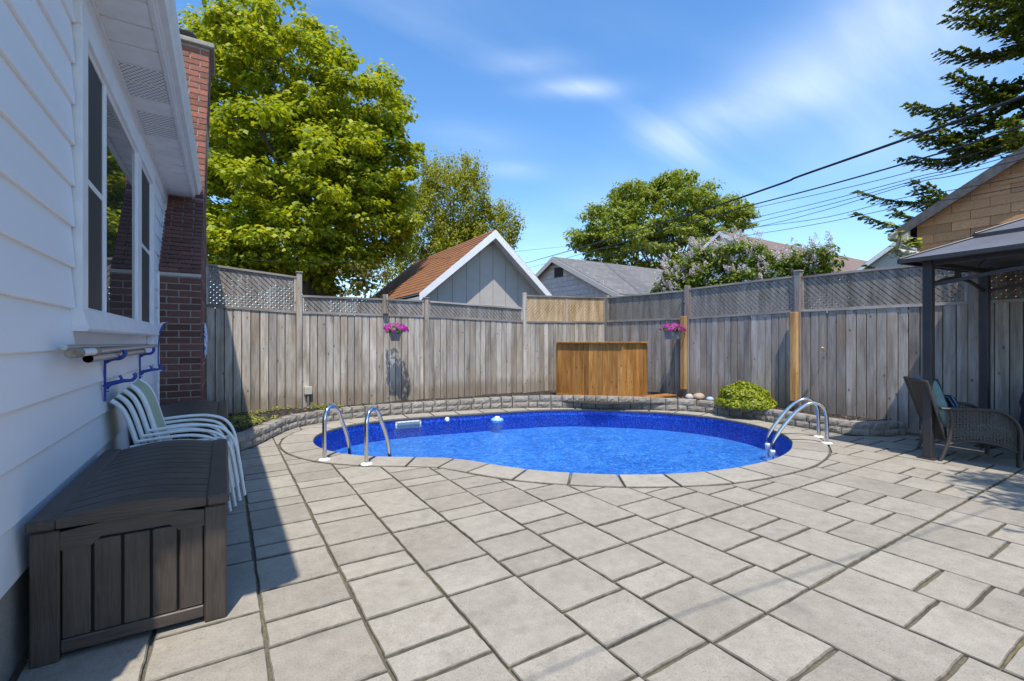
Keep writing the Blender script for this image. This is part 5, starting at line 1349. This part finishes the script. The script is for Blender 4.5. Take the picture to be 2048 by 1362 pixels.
def basket(p, label, w, pot_w, seed, wire_to, boxy=False):
    rnd = np.random.default_rng(seed); r = tag(empty('hanging_basket', p), label, 'hanging basket', 'hanging flower baskets')
    PG = simple('grey plastic pot', (.22, .22, .24), .5)
    h = .17
    if boxy: b = MB(); b.add([(-pot_w * .8, -.08, -h), (pot_w * .8, -.08, -h), (pot_w * .8, .08, -h), (-pot_w * .8, .08, -h), (-pot_w, -.1, 0), (pot_w, -.1, 0), (pot_w, .1, 0), (-pot_w, .1, 0)], [(3, 2, 1, 0), (0, 1, 5, 4), (1, 2, 6, 5), (2, 3, 7, 6), (3, 0, 4, 7)]); po = b.build('pot', PG, r)
    else: po = MB().lathe([(.0, -h), (pot_w * .7, -h), (pot_w, 0), (pot_w + .01, .0), (pot_w + .01, .014), (pot_w - .008, .014), (pot_w - .01, -.03), (0, -.03)], 20).build('pot', PG, r)
    n = 420; d = rdir(n); d[:, 2] = d[:, 2] * .55 + .12; C = d * (rnd.random(n) ** .4)[:, None] * np.array([w, .2, .17]) + np.array([0, 0, .03])
    leaves('foliage', C, d + np.array([0, 0, .5]), d + rnd.normal(size=(n, 3)) * .4, rnd.uniform(.035, .06, n), 'oval', L_GREEN, r)
    FC = []; FN = []; FT = []; FS = []
    for k in range(46):
        q = rdir(1)[0]; q[2] = abs(q[2]) * .8 - .12; q[1] = -abs(q[1]) if k % 4 else q[1]; c = q * np.array([w * 1.02, .23, .18]) + np.array([0, 0, .045]); nn = q + np.array([-.2, -.7, .4]); nn /= np.linalg.norm(nn)
        e1 = np.cross(nn, [0, 0, 1.]); e1 /= np.linalg.norm(e1); e2 = np.cross(nn, e1)
        for m in range(5):
            a = 6.283 * m / 5 + k; u = e1 * math.cos(a) + e2 * math.sin(a); FC.append(c + u * .019 + nn * .006); FN.append(nn + u * .35); FT.append(u); FS.append(.048)
    leaves('blossoms', np.array(FC), np.array(FN), np.array(FT), np.array(FS), 'oval', F_PINK, r)
    b = MB(); top = Vector(wire_to) - Vector(p)
    for s in (-1, 1): b.tube([(s * pot_w, 0, 0), (top.x * .7, top.y * .3, top.z * .9), tuple(top)], .0035, 5)
    b.build('hanger_wire', simple('dark wire', (.05, .05, .05), .5, .5), r)
    return r
p = Vector((2.80, 8.74, 1.56)); basket(p, 'hanging pot of magenta petunias on the back fence left of the pool', .24, .115, 3, (2.74, 8.93, 2.04))
p = Vector((8.27, 6.66, 1.60)); basket(p, 'hanging pot of magenta petunias on the right fence corner by the orange post', .30, .17, 4, (8.44, 6.63, 2.08), True)
for (a, b_, lab) in (((2.71, 9.07, 2.16), (2.735, 8.90, 2.05), 'wire bracket arm holding the left flower basket'), ((8.62, 6.6, 2.2), (8.42, 6.63, 2.09), 'wire bracket arm holding the right flower basket')):
    o = MB().tube(catmull([a, ((a[0] + b_[0]) / 2, (a[1] + b_[1]) / 2, a[2] + .03), b_], 6), .006, 6).build('basket_bracket', CABLE); o['label'] = lab; o['category'] = 'bracket'

# ------------------------------------------------------------------ neighbours
def shingle_mat(name, c1, c2, c3, ang=0, row=.14, wid=.3, rot=(0, 0, 0)):
    M = MAT(name); tc = M.n('ShaderNodeTexCoord'); mp = M.n('ShaderNodeMapping'); mp.inputs['Rotation'].default_value = rot; M.L.new(tc.outputs['Object'], mp.inputs[0])
    br = M.n('ShaderNodeTexBrick'); M.L.new(mp.outputs[0], br.inputs[0]); br.inputs['Scale'].default_value = 1; br.inputs['Brick Width'].default_value = wid; br.inputs['Row Height'].default_value = row
    br.inputs['Mortar Size'].default_value = .006; br.inputs['Color1'].default_value = (*c1, 1); br.inputs['Color2'].default_value = (*c2, 1); br.inputs['Mortar'].default_value = (*c3, 1)
    n = M.noise(M.coords(rand=False), 25, 5, .7); M.col(M.mix(.7, br.outputs[0], M.ramp(n, [(.3, (.6, .6, .6)), (.7, (1.3, 1.3, 1.3))]), 'MULTIPLY')).set(Roughness=.95); M.bump(br.outputs['Fac'], -.5, .01); return M.m
def gable(root, O, p):
    pass
def build_garage():
    x0, x1, ax = 4.13, 8.42, 6.32; y0, y1 = 11.0, 17.2; ez, az = 2.56, 4.42; O = Vector((ax, y0, 0))
    g = tag(empty('neighbour_garage', O), 'grey panelled garage with brown shingle roof and white trim beyond the back fence', 'garage')
    PAN = simple('pale grey panel siding', (.44, .405, .37), .8, var=.05, nscale=4)
    P = lambda x, y, z: Vector((x, y, z)) - O
    # front gable in vertical panels with grooves
    n = 9; w = (x1 - x0 - .5) / n
    zr = lambda x: az - abs(x - ax) * (az - ez) / ((x1 - x0) / 2)
    for i in range(n):
        a = x0 + .25 + i * w + .006; c = a + w - .012; yy = y0 + .42
        pts = [(a, 0), (c, 0), (c, zr(c) - .02)] + ([(ax, zr(ax) - .02)] if a < ax < c else []) + [(a, zr(a) - .02)]
        b = MB(); m = len(pts); vs = [P(x, yy, z) for x, z in pts] + [P(x, yy + .02, z) for x, z in pts]
        b.add(vs, [tuple(range(m)), tuple(range(2 * m - 1, m - 1, -1))] + [(i2, m + i2, m + (i2 + 1) % m, (i2 + 1) % m) for i2 in range(m)]); b.build('wall_panel', PAN, g)
    b = MB(); b.add([P(x0 + .25, y0 + .445, 0), P(x1 - .25, y0 + .445, 0), P(x1 - .25, y0 + .445, zr(x1 - .25) - .02), P(ax, y0 + .445, az - .02), P(x0 + .25, y0 + .445, zr(x0 + .25) - .02)], [(0, 1, 2, 3, 4)]); b.build('wall_backing', simple('groove shadow', (.2, .19, .18), .9), g)
    b = MB(); b.box(P(x0 + .25, y0 + .45, 0), P(x1 - .25, y1 - .1, ez - .02)); b.build('wall', PAN, g)
    o = MB(); o.box(P(x0 + .25, y0 + .405, 2.36), P(x1 - .25, y0 + .419, 2.40)); o.build('panel_joint', PAN, g)
    SH = shingle_mat('rust brown shingles', (.30, .125, .045), (.235, .095, .038), (.075, .035, .02), row=.14, wid=.33, rot=(0, 0, R(90)))
    for sg, xe in ((-1, x0), (1, x1)):
        # shingle courses as overlapping strips
        L = math.hypot(xe - ax, az - ez); nn = 16; dx = (xe - ax) / nn; dzz = (ez - az) / nn
        for k in range(nn):
            b = MB(); a0, a1 = ax + dx * k, ax + dx * (k + 1) + dx * .04; z0, z1 = az + dzz * k + .03, az + dzz * (k + 1) + dzz * .04 + .048
            vs = [P(a0, y0 - .02, z0), P(a0, y1, z0), P(a1, y1, z1), P(a1, y0 - .02, z1), P(a0, y0 - .02, z0 - .03), P(a0, y1, z0 - .03), P(a1, y1, z1 - .012), P(a1, y0 - .02, z1 - .012)]
            b.add(vs, [(0, 3, 2, 1), (4, 5, 6, 7), (0, 4, 7, 3), (1, 2, 6, 5), (2, 3, 7, 6)]); b.build('shingle_course', SH, g)
        b = MB(); b.add([P(ax, y0, az), P(ax, y1, az), P(xe, y1, ez), P(xe, y0, ez), P(ax, y0, az - .06), P(ax, y1, az - .06), P(xe, y1, ez - .06), P(xe, y0, ez - .06)], [(0, 1, 2, 3), (7, 6, 5, 4), (0, 3, 7, 4), (1, 5, 6, 2), (2, 6, 7, 3)]); b.build('roof_deck', SOFFIT, g)
        b = MB(); h = .20; nx, nz = (ez - az), -(xe - ax); 
        vs = [P(ax, y0 - .03, az + .02), P(xe, y0 - .03, ez + .02), P(xe, y0 - .03, ez + .02 - h), P(ax, y0 - .03, az + .02 - h * 1.15)]; vs += [v + Vector((0, .029, 0)) for v in vs]
        b.add(vs, [(0, 1, 2, 3), (7, 6, 5, 4), (0, 4, 5, 1), (1, 5, 6, 2), (2, 6, 7, 3)]); b.build('barge_board', WHITE, g)
        b = MB(); b.box(P(xe - .02 if sg > 0 else xe, y0, ez - .16), P(xe if sg > 0 else xe + .02, y1, ez - .005)); b.build('eave_fascia', WHITE, g)
build_garage()
def gable_house(name, label, gx, ys, yr, ye, z_e, z_r, xlen, wall, roofm, trim, ov=.25, axis='X'):
    """gable on plane X=gx facing -X, near eave at y=ys, ridge y=yr, far eave ye; roof runs to gx+xlen"""
    O = Vector((gx, yr, 0)); g = tag(empty(name, O), label, 'house'); P = lambda x, y, z: Vector((x, y, z)) - O
    b = MB(); b.add([P(gx, ys, 0), P(gx, ye, 0), P(gx, ye, z_e), P(gx, yr, z_r), P(gx, ys, z_e)], [(4, 3, 2, 1, 0)]); b.add([P(gx, ys, 0), P(gx + xlen, ys, 0), P(gx + xlen, ys, z_e), P(gx, ys, z_e)], [(0, 1, 2, 3)]); b.add([P(gx, ye, 0), P(gx + xlen, ye, 0), P(gx + xlen, ye, z_e), P(gx, ye, z_e)], [(3, 2, 1, 0)])
    b.add([P(gx + xlen, ys, 0), P(gx + xlen, ye, 0), P(gx + xlen, ye, z_e), P(gx + xlen, yr, z_r), P(gx + xlen, ys, z_e)], [(0, 1, 2, 3, 4)]); b.build('wall', wall, g)
    for y in (ys, ye):
        s = (z_r - z_e) / (yr - y); yo = y - math.copysign(ov, yr - y); zo = z_r - abs(s) * abs(yr - yo); b = MB()
        vs = [P(gx - ov, yo, zo), P(gx + xlen + ov, yo, zo), P(gx + xlen + ov, yr, z_r), P(gx - ov, yr, z_r)]; vs2 = [v + Vector((0, 0, .09)) for v in vs]
        b.add(vs + vs2, [(3, 2, 1, 0), (4, 5, 6, 7), (0, 1, 5, 4), (2, 3, 7, 6), (1, 2, 6, 5), (3, 0, 4, 7)]); b.build('roof_slope', roofm, g)
        b = MB(); vs = [P(gx - ov - .03, yo, zo - .14), P(gx - ov - .03, yr, z_r - .14), P(gx - ov - .03, yr, z_r + .06), P(gx - ov - .03, yo, zo + .06)]; vs += [v + Vector((.028, 0, 0)) for v in vs]
        b.add(vs, [(0, 1, 2, 3), (7, 6, 5, 4), (0, 3, 7, 4), (1, 5, 6, 2), (0, 4, 5, 1), (2, 6, 7, 3)]); b.build('barge_board', trim, g)
        b = MB(); s2 = math.copysign(.02, y - yr); b.box(P(gx - ov, min(yo, yo + s2), zo - .13), P(gx + xlen + ov, max(yo, yo + s2), zo + .04)); b.build('eave_fascia', trim, g)
    return g, O
PEEL = simple('peeling white boards', (.52, .51, .53), .85, var=.18, nscale=6, bump=.2)
GR = shingle_mat('grey shingles', (.185, .18, .175), (.135, .132, .13), (.07, .07, .07), row=.14, wid=.3)
g2, O2 = gable_house('neighbour_shed', 'old white boarded shed with grey shingle roof left of the lilac', 11.75, 11.75, 15.3, 18.9, 3.05, 4.78, 6.5, PEEL, GR, simple('weathered white trim', (.5, .49, .48), .8, var=.1))
for k in range(9):
    z = 3.0 + k * .2; hw = (4.78 - z) / (4.78 - 3.05) * 3.55 - .05
    if hw > .1: MB().bbox((-.02, -hw, 0), (.0, hw, .19), .004).build('weatherboard', PEEL, g2, Vector((11.745, 15.3, z)) - O2)
MB().box((-.012, -3.5, 0), (0, 3.5, .5)).build('red_band', simple('dull red brick', (.16, .05, .04), .9, var=.3), g2, Vector((11.742, 15.3, 2.45)) - O2)
v = MB(); v.box((-.03, -.28, -.2), (-.005, .28, .2)); vent_o = v.build('gable_vent', simple('dark louvre', (.03, .028, .026), .8), g2, Vector((11.735, 15.15, 4.22)) - O2)
TAN = shingle_mat('tan grey shingles', (.33, .30, .25), (.27, .245, .21), (.14, .13, .12), row=.2, wid=.5)
gable_house('far_cottage', 'far tan roofed cottage partly hidden behind the grey shed', 19.0, 19.0, 22.0, 25.0, 3.8, 6.05, 8, WHITE, TAN, WHITE)
BRN = shingle_mat('brown shingles', (.21, .145, .12), (.17, .12, .10), (.09, .065, .055), row=.2, wid=.5)
g4, O4 = gable_house('white_house', 'white house with brown roof rising behind the lilac shrub', 22.0, 11.0, 14.6, 18.2, 4.6, 7.0, 17, WHITE, BRN, WHITE)
MB().bbox((-.05, -.7, 0), (.0, .7, 1.1), .01).build('attic_window', simple('pale window', (.42, .44, .46), .3), g4, Vector((21.97, 14.6, 5.1)) - O4)
g5, O5 = gable_house('green_trim_house', 'distant pale gabled house with brown roof behind the vine at the right', 26.0, 6.7, 8.4, 10.1, 4.7, 5.9, 8, simple('pale green grey siding', (.42, .45, .42), .8), BRN, WHITE)
def build_shingled():
    X = 9.95; y1 = 3.0; yr = -.6; y0 = -4.2; ze = 3.36; s = .60; O = Vector((X, yr, 0)); g = tag(empty('shingled_outbuilding', O), 'outbuilding clad in tan asphalt shingles beyond the fence at the right edge', 'building'); P = lambda x, y, z: Vector((x, y, z)) - O
    TS = MAT('tan shingle siding'); v_ = TS.coords(); n = TS.noise(v_, 60, 4, .7); n2 = TS.noise(v_, 5, 3); c = TS.ramp(n, [(.3, (.40, .195, .085)), (.55, (.57, .30, .145)), (.75, (.66, .39, .21))]); c = TS.mix(1, c, TS.ramp(TS.rnd(), [(0, (.78, .78, .78)), (1, (1.2, 1.18, 1.15))]), 'MULTIPLY'); TS.col(c).set(Roughness=.95); TS.bump(n, .5, .006)
    zr = lambda y: ze + (y1 - y) * s if y > yr else ze + (y - y0) * s
    b = MB(); b.add([P(X + .02, y1, 0), P(X + .02, y0, 0), P(X + .02, y0, ze), P(X + .02, yr, zr(yr)), P(X + .02, y1, ze)], [(4, 3, 2, 1, 0)]); b.add([P(X + .02, y1, 0), P(X + 6, y1, 0), P(X + 6, y1, ze), P(X + .02, y1, ze)], [(3, 2, 1, 0)]); b.build('wall', simple('dark gap', (.06, .045, .03), .95), g)
    H = .145; W = .44; k = 0; z = 2.0
    while z < 6:
        y = y1 - (0 if k % 2 else W / 2) ; y = y1 + (0 if k % 2 == 0 else W / 2)
        while y > 0.2:
            a, c = min(y, y1), y - W + .006; top = z + H
            if zr(c) > z + .03 and a - c > .05:
                pts = [(a, z), (c, z), (c, min(top, zr(c))), (a, min(top, max(z + .01, zr(a))))]
                m = Vector((X, (a + c) / 2, z)); bb = MB(); lift = random.uniform(.002, .007)
                vs = [Vector((-.012 - lift, p[0] - m.y, p[1] - z)) if i < 2 else Vector((-.004, p[0] - m.y, p[1] - z)) for i, p in enumerate(pts)]; vs += [Vector((.018, q.y, q.z)) for q in vs]
                bb.add(vs, [(0, 3, 2, 1), (0, 1, 5, 4), (1, 2, 6, 5), (0, 4, 7, 3), (2, 3, 7, 6)]); bb.build('shingle', TS.m, g, m - O)
            y -= W
        z += H; k += 1
    RF = simple('weathered dark roof', (.10, .095, .09), .9, var=.3, nscale=25)
    for (ya, yb) in ((y1 + .22, yr), (yr, y0 - .22)):
        b = MB(); za, zb = (zr(y1) - .22 * s if ya > yr else zr(yr)), (zr(yr) if ya > yr else zr(y0) - .22 * s); xo = X - .16
        vs = [P(xo, ya, za + .03), P(X + 6, ya, za + .03), P(X + 6, yb, zb + .03), P(xo, yb, zb + .03)]; vs += [v + Vector((0, 0, .07)) for v in vs]
        b.add(vs, [(3, 2, 1, 0), (4, 5, 6, 7), (0, 1, 5, 4), (2, 3, 7, 6), (1, 2, 6, 5), (3, 0, 4, 7)]); b.build('roof_slope', RF, g)
        b = MB(); vs = [P(xo - .02, ya, za - .08), P(xo - .02, yb, zb - .08), P(xo - .02, yb, zb + .07), P(xo - .02, ya, za + .07)]; vs += [v + Vector((.019, 0, 0)) for v in vs]
        b.add(vs, [(0, 1, 2, 3), (7, 6, 5, 4), (0, 3, 7, 4), (1, 5, 6, 2), (0, 4, 5, 1), (2, 6, 7, 3)]); b.build('barge_board', simple('grey worn barge', (.10, .095, .09), .85, var=.3, nscale=12), g)
    CR = simple('cream gutter', (.55, .53, .46), .5, var=.1)
    MB().bbox((-.12, -.07, -.06), (2.0, .07, .06), .01).build('gutter', CR, g, P(X - .1, y1 + .27, ze - .17)); MB().bbox((-.055, -.07, -.12), (.055, .07, .06), .01).build('gutter_box', CR, g, P(X - .12, y1 + .14, ze - .15))
    MB().tube(catmull([(0, 0, 0), (0, .02, -.12), (-.02, -.06, -.2), (-.03, -.24, -.26), (-.03, -.34, -.34), (-.02, -.37, -.5), (-.02, -.37, -1.6)], 6), .045, 10).build('downspout', CR, g, P(X - .11, y1 + .20, ze - .26))
build_shingled()
def vine():
    o = Vector((9.6, 3.15, 2.2)); r = tag(empty('vine', o), 'sprig of bright green vine climbing beside the cream downspout', 'vine'); C = []; N = []; T = []; S = []
    for (px, py, rr) in ((1800, 470, 20), (1815, 490, 22), (1790, 500, 16), (1805, 520, 16), (1775, 448, 9), (1835, 490, 12)):
        p = onX(px, py, 9.7); k = depth(p.x, p.y) / F
        for q in range(26):
            d = rdir(1)[0] * rr * k * random.random() ** .5; C.append((p.x + d[0] * .5 - o.x, p.y + d[1] - o.y, p.z + d[2] - o.z)); N.append((random.uniform(-1, .2), random.uniform(-.8, .2), 1)); T.append((random.uniform(-1, 1), random.uniform(-1, 1), -.6)); S.append(random.uniform(.06, .11))
    leaves('foliage', C, N, T, S, 'oval', L_BUSH, r)
    a = onX(1805, 545, 9.7) - o; b = onX(1800, 470, 9.7) - o; c = onX(1775, 448, 9.7) - o; MB().tube(catmull([(a.x, a.y, -2.2), a, a.lerp(b, .5) + Vector((0, .05, 0)), b, c], 5), .008, 5).build('stem', BARK, r)
vine()

# ------------------------------------------------------------------ overhead cables
def cable(px_pts, near, far, r, label, ext=True):
    """a cable hanging in the vertical plane through two ground points; heights follow the sight lines"""
    n0, f0 = Vector(near), Vector(far); e = (f0 - n0).normalized(); nr = Vector((-e.y, e.x)); pts = []
    for (px, py) in px_pts:
        d = ray(px, py); t = (n0.x * nr.x + n0.y * nr.y) / (d.x * nr.x + d.y * nr.y); pts.append(Vector((d.x * t, d.y * t, CH + d.z * t)))
    if ext:
        d = (pts[0] - pts[1]); k = 7 / max(.1, math.hypot(d.x, d.y)); q = pts[0] + Vector((d.x * k, d.y * k, d.z * k * .7)); pts = [q] + pts
    o = MB().tube(catmull(pts, 8), r, 6).build('overhead_cable', CABLE); tag(o, label, 'cable', 'overhead cables')
N0 = (8.2, 1.45)
cable([(2048, 192), (1800, 282), (1600, 352), (1560, 368), (1400, 422), (1250, 468), (1120, 507), (1000, 540)], N0, (21.5, 31.5), .021, 'thickest black overhead cable, topmost of the bundle crossing the sky')
cable([(2048, 252), (1850, 315), (1650, 372), (1450, 425), (1250, 483), (1100, 525), (1020, 545)], (8.3, 1.47), (21.6, 31.2), .013, 'second black overhead cable just below the thickest one')
thin = [([(2048, 275), (1900, 322), (1700, 374), (1500, 418), (1300, 463), (1150, 497)], 'thin overhead wire directly below the two thick cables'),
        ([(2048, 297), (1830, 355), (1650, 402), (1500, 438), (1300, 486), (1120, 530)], 'thin overhead wire, upper one of the close triple'),
        ([(2048, 305), (1830, 361), (1650, 411), (1500, 447), (1300, 494), (1120, 538)], 'thin overhead wire, middle one of the close triple'),
        ([(2048, 318), (1830, 366), (1650, 420), (1500, 457), (1300, 497), (1150, 528)], 'thin overhead wire, lower one of the close triple'),
        ([(2048, 352), (1810, 395), (1650, 435), (1500, 456), (1350, 480), (1180, 500)], 'thin overhead wire second from the bottom'),
        ([(2048, 372), (1830, 408), (1650, 445), (1500, 470), (1300, 500), (1130, 522)], 'thin overhead wire, lowest of the bundle')]
for k, (pp_, lab) in enumerate(thin): cable(pp_, (8.35 + .05 * k, 1.5), (22 + .2 * k, 31), .0055, lab)
cable([(1190, 487), (1060, 500), (850, 519), (640, 524), (414, 515), (300, 505)], (11.6, 14.4), (1.2, 10.6), .005, 'single faint wire running past the garage gable to the house', ext=False)
o = MB().tube(catmull([(-3.0, 1.36, 4.4), (-.9, .10, 4.0), (1.5, -.22, 4.15), (4.0, -.76, 4.7), (8.0, -1.62, 6.0), (16, -3, 9)], 8), .006, 8).build('overhead_cable', CABLE); tag(o, 'service cable running overhead behind the camera to the house', 'cable', 'overhead cables')
